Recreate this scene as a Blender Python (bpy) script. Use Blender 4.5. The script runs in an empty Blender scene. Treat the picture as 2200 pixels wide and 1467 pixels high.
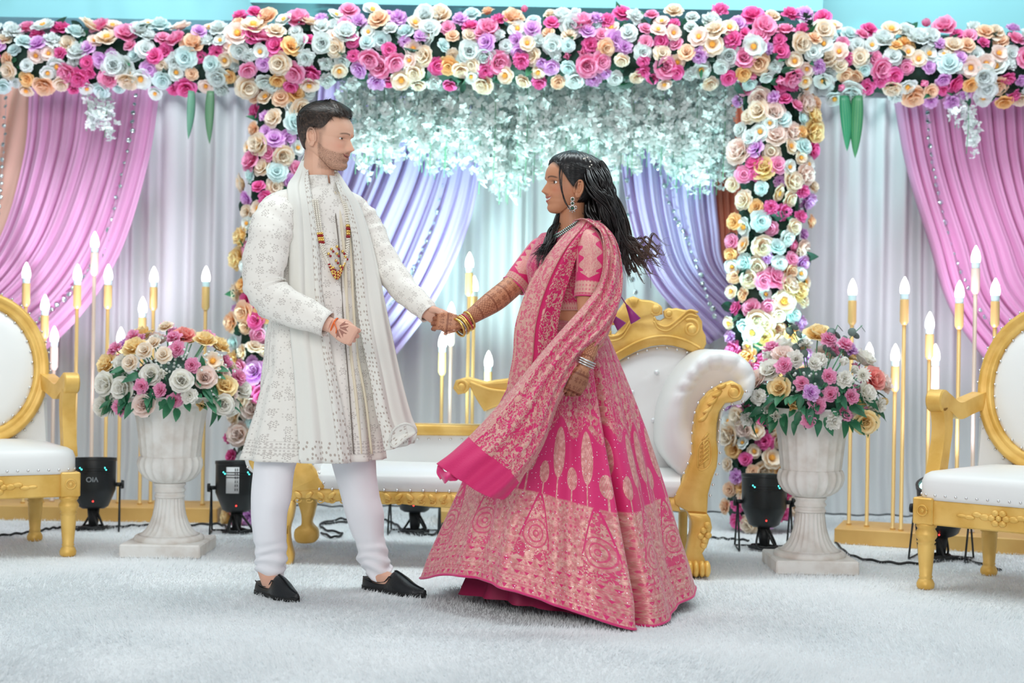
# Wedding stage: couple hand in hand before a floral backdrop
import bpy, bmesh, math, random
import numpy as np
from mathutils import Vector, Matrix, Euler

sc = bpy.context.scene
C = sc.collection
PI = math.pi
rnd = random.Random(7)
npr = np.random.RandomState(11)

# ------------------------------------------------------------------ camera
FPX, ROLL, CAMH = 3055.56, math.radians(0.9), 0.95
cam_d = bpy.data.cameras.new('camera'); cam = bpy.data.objects.new('camera', cam_d)
C.objects.link(cam); sc.camera = cam
cam_d.sensor_width = 36.0; cam_d.lens = 50.0; cam_d.clip_end = 200
cam.matrix_world = Matrix.Translation((0, 0, CAMH)) @ Matrix.Rotation(PI/2, 4, 'X') @ Matrix.Rotation(ROLL, 4, 'Z')
cam_d.dof.use_dof = True; cam_d.dof.focus_distance = 5.15; cam_d.dof.aperture_fstop = 2.4

# ------------------------------------------------------------------ view, world, big lights
sc.view_settings.view_transform = 'Standard'; sc.view_settings.look = 'None'
sc.view_settings.exposure = -0.12; sc.view_settings.gamma = 1.0
sc.view_settings.use_curve_mapping = False
wd = bpy.data.worlds.new('world'); sc.world = wd; wd.use_nodes = True
bg = wd.node_tree.nodes['Background']
bg.inputs[0].default_value = (0.84, 0.93, 1.0, 1); bg.inputs[1].default_value = 0.48

def area(name, loc, target, sx, sy, power, col):
    l = bpy.data.lights.new(name, 'AREA'); l.shape = 'RECTANGLE'; l.size = sx; l.size_y = sy
    l.energy = power; l.color = col
    o = bpy.data.objects.new(name, l); C.objects.link(o); o.location = loc
    o.rotation_euler = (Vector(target) - Vector(loc)).to_track_quat('-Z', 'Y').to_euler()
    return o
def spot(name, loc, target, power, col, ang=50, blend=0.6, size=0.06):
    l = bpy.data.lights.new(name, 'SPOT'); l.energy = power; l.color = col
    l.spot_size = math.radians(ang); l.spot_blend = blend; l.shadow_soft_size = size
    o = bpy.data.objects.new(name, l); C.objects.link(o); o.location = loc
    o.rotation_euler = (Vector(target) - Vector(loc)).to_track_quat('-Z', 'Y').to_euler()
    return o
area('front_fill_light', (-1.0, -0.6, 2.9), (0.0, 6.2, 1.1), 4.5, 2.2, 185, (1.0, 0.975, 0.95))  # unseen soft light behind the camera, added to fill the faces
area('stage_ceiling_light', (0.2, 5.7, 4.3), (0.2, 7.6, 1.2), 6.0, 1.0, 190, (0.87, 0.98, 1.0))

# ------------------------------------------------------------------ helpers
def W(px, py, Y):
    """photograph pixel at depth Y -> world point"""
    u, v = px - 1100.0, py - 733.5
    c, s = math.cos(ROLL), math.sin(ROLL)
    du, dv = u*c + v*s, -u*s + v*c
    return np.array((du*Y/FPX, Y, CAMH - dv*Y/FPX))
def WV(px, py, Y): return Vector(W(px, py, Y))

def spl(ctrl, n, closed=False):
    """Catmull-Rom through control points (K,D) -> (n,D)"""
    P = np.asarray(ctrl, float)
    if P.ndim == 1: P = P[:, None]
    K = len(P)
    if closed:
        t = np.arange(n)/n*K; Q = np.vstack([P[-1:], P, P[:2]])
    else:
        t = np.linspace(0, K-1, n); Q = np.vstack([2*P[0]-P[1], P, 2*P[-1]-P[-2]])
    i = np.minimum(np.floor(t).astype(int), K-1 if closed else K-2); f = (t-i)[:, None]
    a, b, c, d = Q[i], Q[i+1], Q[i+2], Q[i+3]
    return 0.5*((2*b) + (-a+c)*f + (2*a-5*b+4*c-d)*f**2 + (-a+3*b-3*c+d)*f**3)
def patch(rows, n, m):
    """control rows (K,Cc,3) -> smooth grid (n,m,3)"""
    R = np.asarray(rows, float)
    A = np.stack([spl(r, m) for r in R])
    return np.stack([spl(A[:, j], n) for j in range(m)], axis=1)
def tab(zs, xs):
    zs = np.asarray(zs, float); xs = np.asarray(xs, float)
    def f(z):
        z = np.asarray(z, float)
        # monotone-ish cubic (PCHIP)
        h = np.diff(zs); d = np.diff(xs)/h
        m = np.zeros(len(zs)); m[0] = d[0]; m[-1] = d[-1]
        for k in range(1, len(zs)-1):
            if d[k-1]*d[k] > 0:
                w1, w2 = 2*h[k]+h[k-1], h[k]+2*h[k-1]
                m[k] = (w1+w2)/(w1/d[k-1]+w2/d[k])
        zc = np.clip(z, zs[0], zs[-1]); i = np.clip(np.searchsorted(zs, zc)-1, 0, len(zs)-2)
        t = (zc-zs[i])/h[i]
        return ((1+2*t)*(1-t)**2*xs[i] + t*(1-t)**2*h[i]*m[i] + t*t*(3-2*t)*xs[i+1] + t*t*(t-1)*h[i]*m[i+1])
    return f
def vnoise(x, seed=0):
    """smooth 1-D value noise"""
    r = np.random.RandomState(seed).rand(512)*2-1
    x = np.asarray(x, float); i = np.floor(x).astype(int); f = x-i; f = f*f*(3-2*f)
    return r[i % 512]*(1-f) + r[(i+1) % 512]*f

class MB:
    """collects geometry; build() links it as one mesh object"""
    def __init__(s): s.v = []; s.f = []; s.uv = []; s.n = 0; s.mi = []; s.m = 0
    def add(s, V, F, UV=None):
        V = np.asarray(V, float).reshape(-1, 3); o = s.n
        s.v.append(V); s.n += len(V)
        s.uv.append(np.zeros((len(V), 2)) if UV is None else np.asarray(UV, float).reshape(-1, 2))
        F = [tuple(int(i)+o for i in f) for f in F]
        s.f += F; s.mi += [s.m]*len(F); return s
    def grid(s, P, uv=None, cu=False, cv=False, flip=False, capa=False, capb=False):
        P = np.asarray(P, float); n, m = P.shape[:2]
        F = []
        for i in range(n if cu else n-1):
            i2 = (i+1) % n
            for j in range(m if cv else m-1):
                j2 = (j+1) % m
                q = (i*m+j, i*m+j2, i2*m+j2, i2*m+j)
                F.append(q[::-1] if flip else q)
        if capa: F.append(tuple(range(m)) if flip else tuple(range(m))[::-1])
        if capb: F.append(tuple(range((n-1)*m, n*m))[::-1] if flip else tuple(range((n-1)*m, n*m)))
        if uv is None:
            a, b = np.meshgrid(np.linspace(0, 1, n), np.linspace(0, 1, m), indexing='ij'); uv = np.stack([b, a], -1)
        return s.add(P, F, uv)
    def box(s, c, d, rz=0, M=None, bev=0.0):
        hx, hy, hz = d[0]/2, d[1]/2, d[2]/2
        if bev <= 0:
            V = np.array([(x*hx, y*hy, z*hz) for z in (-1, 1) for y in (-1, 1) for x in (-1, 1)])
            F = [(0,2,3,1),(4,5,7,6),(0,1,5,4),(2,6,7,3),(0,4,6,2),(1,3,7,5)]
        else:
            b = min(bev, hx*.9, hy*.9, hz*.9); V = []; F = []
            rings = [(-hz, b), (-hz+b, 0), (hz-b, 0), (hz, b)]
            for z, i in rings:
                x, y = hx-i, hy-i; e = 0 if i else b
                if i: V += [(-x, -y, z), (-x, -y, z), (x, -y, z), (x, -y, z), (x, y, z), (x, y, z), (-x, y, z), (-x, y, z)]
                else: V += [(-hx, -hy+b, z), (-hx+b, -hy, z), (hx-b, -hy, z), (hx, -hy+b, z), (hx, hy-b, z), (hx-b, hy, z), (-hx+b, hy, z), (-hx, hy-b, z)]
            for k in range(3):
                for j in range(8):
                    j2 = (j+1) % 8; F.append((k*8+j, k*8+j2, (k+1)*8+j2, (k+1)*8+j))
            F.append(tuple(range(8))[::-1]); F.append(tuple(range(24, 32))); V = np.array(V)
        c_, s_ = math.cos(rz), math.sin(rz)
        V = V @ np.array([[c_, s_, 0], [-s_, c_, 0], [0, 0, 1]])
        V = V + np.asarray(c)
        if M is not None: V = V @ np.array(M.to_3x3()).T + np.array(M.translation)
        return s.add(V, F)
    def tube(s, path, r, n=10, cap=True, flat=None, up=None, uv=True):
        """tube along path; r scalar or per point; flat=(a,b) squash factors along frame axes"""
        P = np.asarray(path, float); K = len(P); r = np.broadcast_to(np.asarray(r, float), (K,))
        T = np.gradient(P, axis=0); T /= np.maximum(np.linalg.norm(T, axis=1), 1e-9)[:, None]
        u = np.array((0, 0, 1.0)) if up is None else np.asarray(up, float)
        if up is None and abs(T[0] @ u) > .9: u = np.array((1.0, 0, 0))
        N = u - T[0]*(u @ T[0]); N /= np.linalg.norm(N); G = np.zeros((K, n, 3))
        a = np.arange(n)/n*2*PI; fa, fb = flat or (1, 1)
        for k in range(K):
            N = N - T[k]*(N @ T[k]); N /= max(np.linalg.norm(N), 1e-9); B = np.cross(T[k], N)
            G[k] = P[k] + r[k]*(np.cos(a)[:, None]*N*fa + np.sin(a)[:, None]*B*fb)
        return s.grid(G, cv=True, capa=cap, capb=cap)
    def lathe(s, prof, n=32, c=(0, 0, 0), flutes=None, cap=True):
        """prof list of (r,z); flutes(rowindex)->(count, depth)"""
        pr = np.asarray(prof, float); a = np.arange(n)/n*2*PI; G = np.zeros((len(pr), n, 3))
        for k, (r, z) in enumerate(pr):
            rr = np.full(n, r)
            if flutes is not None:
                cnt, dep = flutes(k); 
                if dep: rr = r - dep*np.abs(np.sin(a*cnt/2))**.6 if dep > 0 else r + (-dep)*np.abs(np.sin(a*cnt/2))**.7
            G[k] = np.stack([rr*np.cos(a), rr*np.sin(a), np.full(n, z)], -1) + np.asarray(c)
        return s.grid(G, cv=True, capa=cap, capb=cap)
    def sphere(s, c, r, n=12, m=8, M=None):
        r = np.broadcast_to(np.asarray(r, float), (3,)); G = np.zeros((m+1, n, 3))
        for k in range(m+1):
            t = -PI/2 + PI*k/m; ct = max(math.cos(t), 1e-3)
            a = np.arange(n)/n*2*PI
            G[k] = np.stack([r[0]*ct*np.cos(a), r[1]*ct*np.sin(a), np.full(n, r[2]*math.sin(t))], -1)
        if M is not None: G = G @ np.array(M.to_3x3()).T
        return s.grid(G + np.asarray(c), cv=True, capa=True, capb=True)
    def prism(s, poly, depth, M=None, bev=0.0):
        """2-D outline (x,z) extruded along y (centred), optional bevel inset"""
        p = np.asarray(poly, float); n = len(p)
        area2 = np.sum(p[:, 0]*np.roll(p[:, 1], -1) - np.roll(p[:, 0], -1)*p[:, 1])
        if area2 < 0: p = p[::-1]
        e = np.roll(p, -1, 0) - np.roll(p, 1, 0); e /= np.maximum(np.linalg.norm(e, axis=1), 1e-9)[:, None]
        inn = np.stack([-e[:, 1], e[:, 0]], -1)
        if bev > 0: L = [(-depth/2, bev), (-depth/2+bev, 0), (depth/2-bev, 0), (depth/2, bev)]
        else: L = [(-depth/2, 0), (depth/2, 0)]
        G = np.stack([np.stack([p[:, 0]+inn[:, 0]*i, np.full(n, y), p[:, 1]+inn[:, 1]*i], -1) for y, i in L])
        if M is not None: G = G @ np.array(M.to_3x3()).T + np.array(M.translation)
        return s.grid(G, cv=True, capa=True, capb=True)
    def data(s, name, mats, smooth=True, sharp=None):
        me = bpy.data.meshes.new(name); V = np.concatenate(s.v) if s.v else np.zeros((0, 3))
        me.from_pydata(V.tolist(), [], s.f)
        uv = np.concatenate(s.uv); lay = me.uv_layers.new(name='UVMap')
        vi = np.zeros(len(me.loops), np.int32); me.loops.foreach_get('vertex_index', vi)
        lay.data.foreach_set('uv', uv[vi].astype(np.float32).ravel())
        for m in (mats if isinstance(mats, (list, tuple)) else [mats]): me.materials.append(m)
        if isinstance(mats, (list, tuple)) and len(mats) > 1:
            me.polygons.foreach_set('material_index', np.array(s.mi, np.int32))
        me.polygons.foreach_set('use_smooth', np.full(len(me.polygons), smooth))
        if sharp: me.set_sharp_from_angle(angle=math.radians(sharp))
        me.update(); return me
    def build(s, name, mats, parent=None, smooth=True, sharp=None, recalc=False):
        me = s.data(name, mats, smooth, sharp)
        if recalc:
            b = bmesh.new(); b.from_mesh(me); bmesh.ops.recalc_face_normals(b, faces=b.faces); b.to_mesh(me); b.free()
        o = bpy.data.objects.new(name, me); C.objects.link(o)
        if parent is not None: o.parent = parent
        return o
def link(name, me, parent=None):
    o = bpy.data.objects.new(name, me); C.objects.link(o)
    if parent is not None: o.parent = parent
    return o
def tag(o, label, cat, group=None, kind=None):
    if label: o['label'] = label
    if cat: o['category'] = cat
    if group: o['group'] = group
    if kind: o['kind'] = kind
    return o
def thing(name, label, cat, loc=(0, 0, 0), rz=0, group=None):
    o = bpy.data.objects.new(name, None); C.objects.link(o); o.empty_display_size = .1
    o.location = loc; o.rotation_euler = (0, 0, rz); return tag(o, label, cat, group)
def struct(o): o['kind'] = 'structure'; return o
def copy_tree(o, parent=None):
    c = o.copy(); C.objects.link(c); c.parent = parent
    for ch in list(o.children): copy_tree(ch, c)
    return c
def solidify(o, t, off=0.0):
    m = o.modifiers.new('thick', 'SOLIDIFY'); m.thickness = t; m.offset = off; return o

# ------------------------------------------------------------------ materials
def srgb(r, g, b):
    f = lambda c: (c/255/12.92) if c/255 <= .04045 else ((c/255+.055)/1.055)**2.4
    return (f(r), f(g), f(b))
class E:
    """socket expression -> math nodes"""
    nt = None
    def __init__(s, x): s.x = x
    @staticmethod
    def math(op, *a):
        n = E.nt.nodes.new('ShaderNodeMath'); n.operation = op
        for i, v in enumerate(a):
            v = v.x if isinstance(v, E) else v
            if isinstance(v, (int, float)): n.inputs[i].default_value = v
            else: E.nt.links.new(v, n.inputs[i])
        return E(n.outputs[0])
    def __add__(s, o): return E.math('ADD', s, o)
    __radd__ = __add__
    def __mul__(s, o): return E.math('MULTIPLY', s, o)
    __rmul__ = __mul__
    def __sub__(s, o): return E.math('SUBTRACT', s, o)
    def __rsub__(s, o): return E.math('SUBTRACT', o, s)
    def __truediv__(s, o): return E.math('DIVIDE', s, o)
    def __neg__(s): return E.math('MULTIPLY', s, -1.0)
    def abs(s): return E.math('ABSOLUTE', s)
    def fract(s): return E.math('FRACT', s)
    def floor(s): return E.math('FLOOR', s)
    def sin(s): return E.math('SINE', s)
    def cos(s): return E.math('COSINE', s)
    def sqrt(s): return E.math('SQRT', s)
    def pow(s, p): return E.math('POWER', s, p)
    def min(s, o): return E.math('MINIMUM', s, o)
    def max(s, o): return E.math('MAXIMUM', s, o)
    def gt(s, o): return E.math('GREATER_THAN', s, o)
    def lt(s, o): return E.math('LESS_THAN', s, o)
    def clamp(s): return s.max(0.0).min(1.0)
    def ss(s, a, b):
        """smoothstep from a to b (a may exceed b)"""
        n = E.nt.nodes.new('ShaderNodeMapRange'); n.interpolation_type = 'SMOOTHSTEP'
        E.nt.links.new(s.x, n.inputs['Value'])
        lo, hi, inv = (a, b, False) if a < b else (b, a, True)
        n.inputs['From Min'].default_value = lo; n.inputs['From Max'].default_value = hi
        n.inputs['To Min'].default_value = 1.0 if inv else 0.0; n.inputs['To Max'].default_value = 0.0 if inv else 1.0
        return E(n.outputs[0])
def atan2(a, b): return E.math('ARCTAN2', a, b)
def hyp(a, b): return (a*a+b*b).sqrt()
def lnk(a, b): E.nt.links.new(a.x if isinstance(a, E) else a, b)
def comb(x, y, z=0.0):
    n = E.nt.nodes.new('ShaderNodeCombineXYZ')
    for i, v in enumerate((x, y, z)):
        if isinstance(v, E): lnk(v, n.inputs[i])
        else: n.inputs[i].default_value = v
    return n.outputs[0]
def uvxy():
    n = E.nt.nodes.new('ShaderNodeTexCoord'); s = E.nt.nodes.new('ShaderNodeSeparateXYZ')
    E.nt.links.new(n.outputs['UV'], s.inputs[0]); return E(s.outputs[0]), E(s.outputs[1])
def objxyz():
    n = E.nt.nodes.new('ShaderNodeTexCoord'); s = E.nt.nodes.new('ShaderNodeSeparateXYZ')
    E.nt.links.new(n.outputs['Object'], s.inputs[0]); return [E(o) for o in s.outputs]
def noise(vec=None, scale=5.0, detail=2.0, rough=.5, dist=0.0):
    n = E.nt.nodes.new('ShaderNodeTexNoise'); n.inputs['Scale'].default_value = scale
    n.inputs['Detail'].default_value = detail; n.inputs['Roughness'].default_value = rough; n.inputs['Distortion'].default_value = dist
    if vec is None:
        t = E.nt.nodes.new('ShaderNodeTexCoord'); vec = t.outputs['Object']
    lnk(vec, n.inputs['Vector']); return E(n.outputs[0])
def voro(vec, scale, feature='F1', rand=1.0):
    """returns (distance, cell-position vector separated relative to point scaled)"""
    n = E.nt.nodes.new('ShaderNodeTexVoronoi'); n.voronoi_dimensions = '2D'; n.feature = feature
    n.inputs['Scale'].default_value = scale; n.inputs['Randomness'].default_value = rand
    lnk(vec, n.inputs['Vector'])
    if feature != 'F1': return E(n.outputs['Distance'])
    sub = E.nt.nodes.new('ShaderNodeVectorMath'); sub.operation = 'SUBTRACT'
    lnk(vec, sub.inputs[0]); E.nt.links.new(n.outputs['Position'], sub.inputs[1])
    sp = E.nt.nodes.new('ShaderNodeSeparateXYZ'); E.nt.links.new(sub.outputs[0], sp.inputs[0])
    cs = E.nt.nodes.new('ShaderNodeSeparateColor'); E.nt.links.new(n.outputs['Color'], cs.inputs[0])
    return E(n.outputs['Distance']), E(sp.outputs[0])*scale, E(sp.outputs[1])*scale, E(cs.outputs[0]), E(cs.outputs[1])
def mixc(f, a, b):
    n = E.nt.nodes.new('ShaderNodeMix'); n.data_type = 'RGBA'
    if isinstance(f, E): lnk(f, n.inputs[0])
    else: n.inputs[0].default_value = f
    for v, i in ((a, 6), (b, 7)):
        if isinstance(v, (tuple, list)): n.inputs[i].default_value = (*v[:3], 1)
        else: lnk(v, n.inputs[i])
    return n.outputs[2]
def attr(name):
    n = E.nt.nodes.new('ShaderNodeAttribute'); n.attribute_name = name; return n
def mat(name, col=(.8, .8, .8), rough=.6, metal=0.0, spec=.5, fn=None, **kw):
    """principled material; fn(bsdf) may wire nodes with E.nt active and return (colour, rough, metal, bump) dict"""
    m = bpy.data.materials.new(name); m.use_nodes = True; nt = m.node_tree; E.nt = nt
    b = nt.nodes['Principled BSDF']
    b.inputs['Base Color'].default_value = (*col, 1); b.inputs['Roughness'].default_value = rough
    b.inputs['Metallic'].default_value = metal; b.inputs['Specular IOR Level'].default_value = spec
    for k, v in kw.items():
        k = k.replace('_', ' ')
        b.inputs[k].default_value = (*v, 1) if isinstance(v, tuple) and len(v) == 3 and 'Radius' not in k else v
    if fn:
        r = fn(b) or {}
        for key, sock in (('col', 'Base Color'), ('rough', 'Roughness'), ('metal', 'Metallic')):
            if key in r:
                if isinstance(r[key], (int, float)): b.inputs[sock].default_value = r[key]
                else: lnk(r[key], b.inputs[sock])
        if 'bump' in r:
            h, st, di = r['bump']; bn = nt.nodes.new('ShaderNodeBump')
            bn.inputs['Strength'].default_value = st; bn.inputs['Distance'].default_value = di
            lnk(h, bn.inputs['Height']); nt.links.new(bn.outputs[0], b.inputs['Normal'])
    return m
def translucent(m, col, f=.35):
    """let a thin cloth or petal pass some light"""
    nt = m.node_tree; b = nt.nodes['Principled BSDF']; out = nt.nodes['Material Output']
    t = nt.nodes.new('ShaderNodeBsdfTranslucent'); mx = nt.nodes.new('ShaderNodeMixShader'); mx.inputs[0].default_value = f
    if b.inputs['Base Color'].links and col is None: nt.links.new(b.inputs['Base Color'].links[0].from_socket, t.inputs[0])
    else: t.inputs[0].default_value = (*(col or b.inputs['Base Color'].default_value[:3]), 1)
    nt.links.new(b.outputs[0], mx.inputs[1]); nt.links.new(t.outputs[0], mx.inputs[2]); nt.links.new(mx.outputs[0], out.inputs[0])
    return m
def emis(name, col, st):
    m = bpy.data.materials.new(name); m.use_nodes = True; nt = m.node_tree
    b = nt.nodes['Principled BSDF']; b.inputs['Base Color'].default_value = (*col, 1)
    b.inputs['Emission Color'].default_value = (*col, 1); b.inputs['Emission Strength'].default_value = st
    return m

M_gold = mat('gold_paint', srgb(228, 184, 92), .42, .2, fn=lambda b: dict(
    col=mixc(noise(scale=9, detail=4).ss(.35, .7), srgb(236, 194, 108), srgb(216, 168, 76)),
    bump=(noise(scale=45, detail=3), .25, .004)))
M_leather = mat('white_leatherette', srgb(232, 232, 230), .42, fn=lambda b: dict(bump=(noise(scale=6, detail=2), .18, .02)))
M_chrome = mat('nail_chrome', (.75, .75, .76), .22, 1.0)
M_black = mat('black_plastic', srgb(22, 26, 28), .38)
M_rubber = mat('black_rubber', srgb(18, 20, 22), .55)
M_stone = mat('urn_stone', srgb(226, 222, 216), .7, fn=lambda b: dict(
    col=mixc(noise(scale=14, detail=5).ss(.4, .75), srgb(230, 227, 222), srgb(212, 204, 196)), bump=(noise(scale=60, detail=3), .12, .003)))

# ------------------------------------------------------------------ setting: floor, walls, ceiling trim
def _carpet(b):
    n1 = noise(scale=3.2, detail=4, rough=.6); n2 = noise(scale=70, detail=3, rough=.7)
    return dict(col=mixc(n1.ss(.3, .75), srgb(222, 226, 228), srgb(236, 238, 239)), bump=(n1*.6+n2, .6, .012))
M_carpet = mat('carpet_white', srgb(230, 233, 234), .95, spec=.1, fn=_carpet)
G = np.zeros((60, 60, 3))
xs = np.linspace(-6, 6, 60); ys = np.linspace(-1.5, 8.4, 60)
G[..., 0], G[..., 1] = np.meshgrid(xs, ys, indexing='xy')
struct(MB().grid(G).build('floor', M_carpet))

# shag pile: short leaning fibres, nobody could count them
def carpet_pile():
    N = 210000
    r = np.random.RandomState(3)
    y = 3.55 + (7.9-3.55)*r.rand(N)**1.25
    x = (r.rand(N)*2-1)*(y*.385+.25)
    ang = 2.2*np.sin(x*1.9+.6*np.sin(y*2.7)) + 1.6*np.cos(y*2.3+x*.8) + r.randn(N)*.7
    L = (.014+.014*r.rand(N))*(.7+.5*np.sin(x*7+y*3)*np.sin(y*6-x*2)); w = .0016+.0014*r.rand(N)
    lean = .55+.4*r.rand(N)
    dx, dy = np.cos(ang), np.sin(ang); z0 = np.zeros(N)
    tip = np.stack([x+dx*L*lean, y+dy*L*lean, .004+L*np.sqrt(np.maximum(1-lean**2, .05))*.8], -1)
    a = np.stack([x-dy*w, y+dx*w, z0-.001], -1); b = np.stack([x+dy*w, y-dx*w, z0-.001], -1)
    V = np.stack([a, b, tip], 1).reshape(-1, 3)
    me = bpy.data.meshes.new('carpet_pile'); me.vertices.add(3*N); me.loops.add(3*N); me.polygons.add(N)
    me.vertices.foreach_set('co', V.astype(np.float32).ravel())
    me.loops.foreach_set('vertex_index', np.arange(3*N, dtype=np.int32))
    me.polygons.foreach_set('loop_start', np.arange(0, 3*N, 3, dtype=np.int32))
    me.update(); me.validate(); me.materials.append(M_fibre)
    tag(link('carpet_pile', me), 'white shag carpet pile covering the stage floor', 'carpet', kind='stuff')
M_fibre = translucent(mat('carpet_fibre', srgb(238, 240, 241), .9, spec=.1), srgb(238, 240, 241), .4)
carpet_pile()

M_wall = mat('wall_paint', srgb(205, 208, 210), .8)
struct(MB().box((0, 8.4, 1.7), (12, .1, 3.4)).build('wall_back', M_wall, smooth=False))
M_fascia = mat('fascia_paint', srgb(140, 206, 214), .5)
M_soffit_shade = mat('soffit_painted_shade', srgb(120, 116, 122), .7)  # dark grey painted in for the shade under the fascia
z_side = W(250, 40, 7.75)[2]; z_mid = W(1100, 14, 7.45)[2]
struct(MB().box((-3.2, 7.95, z_side+.5), (4.6, .4, 1.0)).build('trim_1', M_fascia, smooth=False))
struct(MB().box((3.4, 7.95, z_side+.485), (4.6, .4, 1.0)).build('trim_2', M_fascia, smooth=False))
struct(MB().box((.1, 7.75, z_mid+.5), (3.0, .6, 1.0)).build('trim_3', M_fascia, smooth=False))
struct(MB().box((0, 8.2, z_side-.02), (12, .3, .5)).build('trim_4', M_soffit_shade, smooth=False))

# ------------------------------------------------------------------ grey-white pleated backdrop curtains
M_curt = translucent(mat('curtain_grey_white', srgb(226, 228, 230), .55, spec=.3, Sheen_Weight=.2), srgb(190, 196, 204), .12)
def curtain(x0, x1, Y, ztop, seed, label):
    n, m = 26, int((x1-x0)*95)
    xs = np.linspace(x0, x1, m); zs = np.linspace(ztop, .01, n); P = np.zeros((n, m, 3))
    ph = xs*60 + 5.5*vnoise(xs*3.2, seed) + 2.5*vnoise(xs*8, seed+1)
    for i, z in enumerate(zs):
        t = i/(n-1)
        fold = (.030+.014*vnoise(xs*4, seed+2))*np.sin(ph + .5*t*vnoise(xs*3, seed+4)) + .012*np.sin(ph*.47+1.3)
        flare = .10*max(0, t-.86)/.14*vnoise(xs*9, seed+5)*.6 - .06*max(0, t-.9)/.1
        P[i, :, 0] = xs + .012*t*vnoise(xs*5+t*2, seed+3); P[i, :, 1] = Y + fold*(1-.25*t) + flare; P[i, :, 2] = z
    o = MB().grid(P).build('backdrop_curtain', M_curt)
    return tag(o, label, 'curtain', 'pleated backdrop curtains')
zt = 2.62
curtain(-4.1, -1.35, 8.06, zt, 21, 'grey-white pleated curtain behind the candles beside the man-side armchair')
curtain(-1.33, 1.48, 8.12, zt, 33, 'grey-white pleated curtain behind the sofa and the couple')
curtain(1.5, 4.1, 8.06, zt, 47, 'grey-white pleated curtain behind the candles beside the woman-side armchair')

# ------------------------------------------------------------------ swagged colour drapes
struct(MB().tube([(-4.1, 7.94, 2.37), (4.1, 7.94, 2.37)], .03, 14).build('trim_5', mat('drape_pipe', srgb(150, 152, 156), .4, .6)))   # rail the drapes hang from
def drape(name, label, top, mid, bot, Y, col, nf, seed, amp=.028, tr=None):
    """top/mid/bot: [(px,py) at s=0, s=.5, s=1]; folds run from top through mid to bot"""
    n, m = 40, nf*12
    ss = np.linspace(0, 1, m)
    lines = [spl([W(*p, Y) for p in pts], m) for pts in (top, *mid, bot)]
    A = np.stack(lines); P = np.stack([spl(A[:, j], n) for j in range(m)], 1)
    ph = ss*nf*2*PI + 2.2*vnoise(ss*nf*.5, seed)
    for i in range(n):
        t = i/(n-1); a = amp*(1+.35*vnoise(ss*nf*.7, seed+1))
        b_ = np.abs(np.sin((ph+.8*t)/2))**.5
        P[i, :, 1] += -1.7*a*b_ + .22*amp*np.sin(ph*2.3+1+1.5*t) - .05*math.sin(PI*t)
    m_ = translucent(mat(name+'_cloth', col, .5, spec=.3, Sheen_Weight=.2), tr or col, .3)
    o = MB().grid(P).build(name, m_)
    solidify(o, .003)
    return tag(o, label, 'drape', 'swagged colour drapes')
pk = srgb(250, 200, 240); pch = srgb(253, 214, 196); lil = srgb(218, 208, 250); mag = srgb(250, 190, 234)
drape('swag_drape', 'peach drape gathered to the side behind the oval-back armchair next to the pink drape',
      [(-420, 173), (-150, 178), (115, 183)], [[(-430, 360), (-190, 360), (90, 375)], [(-430, 520), (-260, 510), (38, 540)]],
      [(-520, 700), (-380, 660), (-60, 650)], 7.90, pch, 8, 5, .036, srgb(246, 140, 110))
drape('swag_drape', 'pink lilac drape swept sideways above the candles on the man\'s side',
      [(70, 178), (210, 181), (350, 184)], [[(62, 340), (190, 350), (325, 360)], [(10, 520), (120, 540), (262, 560)], [(-90, 640), (0, 670), (150, 715)]],
      [(-260, 720), (-220, 770), (-60, 880)], 7.86, pk, 10, 8, .040, srgb(240, 110, 200))
drape('swag_drape', 'lavender drape swept sideways behind the man with the stole',
      [(690, 178), (870, 178), (1045, 178)], [[(680, 330), (860, 335), (1035, 350)], [(650, 470), (800, 490), (1005, 500)], [(600, 590), (730, 630), (930, 660)]],
      [(560, 660), (640, 720), (800, 830)], 7.86, lil, 11, 12, .044, srgb(226, 120, 214))
drape('swag_drape', 'lavender drape swept sideways behind the carved sofa crest',
      [(1320, 178), (1420, 178), (1530, 178)], [[(1330, 340), (1425, 345), (1530, 350)], [(1352, 480), (1440, 480), (1540, 490)], [(1400, 610), (1480, 590), (1560, 585)]],
      [(1520, 740), (1590, 700), (1660, 680)], 7.86, lil, 8, 15, .036, srgb(226, 120, 214))
drape('swag_drape', 'narrow orange drape hanging beside the flower column',
      [(1520, 178), (1560, 178), (1610, 178)], [[(1525, 340), (1565, 345), (1610, 350)], [(1535, 480), (1570, 480), (1615, 490)], [(1545, 600), (1580, 590), (1630, 585)]],
      [(1590, 720), (1640, 700), (1690, 690)], 7.92, srgb(244, 160, 130), 4, 19)
drape('swag_drape', 'magenta pink drape swept sideways above the woman-side candles',
      [(1915, 193), (2060, 196), (2200, 198)], [[(1940, 360), (2080, 360), (2205, 360)], [(1985, 520), (2130, 520), (2240, 500)], [(2040, 680), (2190, 650), (2330, 610)]],
      [(2180, 860), (2380, 800), (2460, 720)], 7.86, mag, 10, 23, .040, srgb(240, 100, 196))
drape('swag_drape', 'peach drape at the outer end beyond the magenta drape',
      [(2170, 198), (2420, 200), (2640, 203)], [[(2190, 360), (2440, 360), (2640, 360)], [(2220, 500), (2480, 500), (2650, 500)]],
      [(2340, 650), (2560, 660), (2700, 680)], 7.90, pch, 9, 27)

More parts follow.
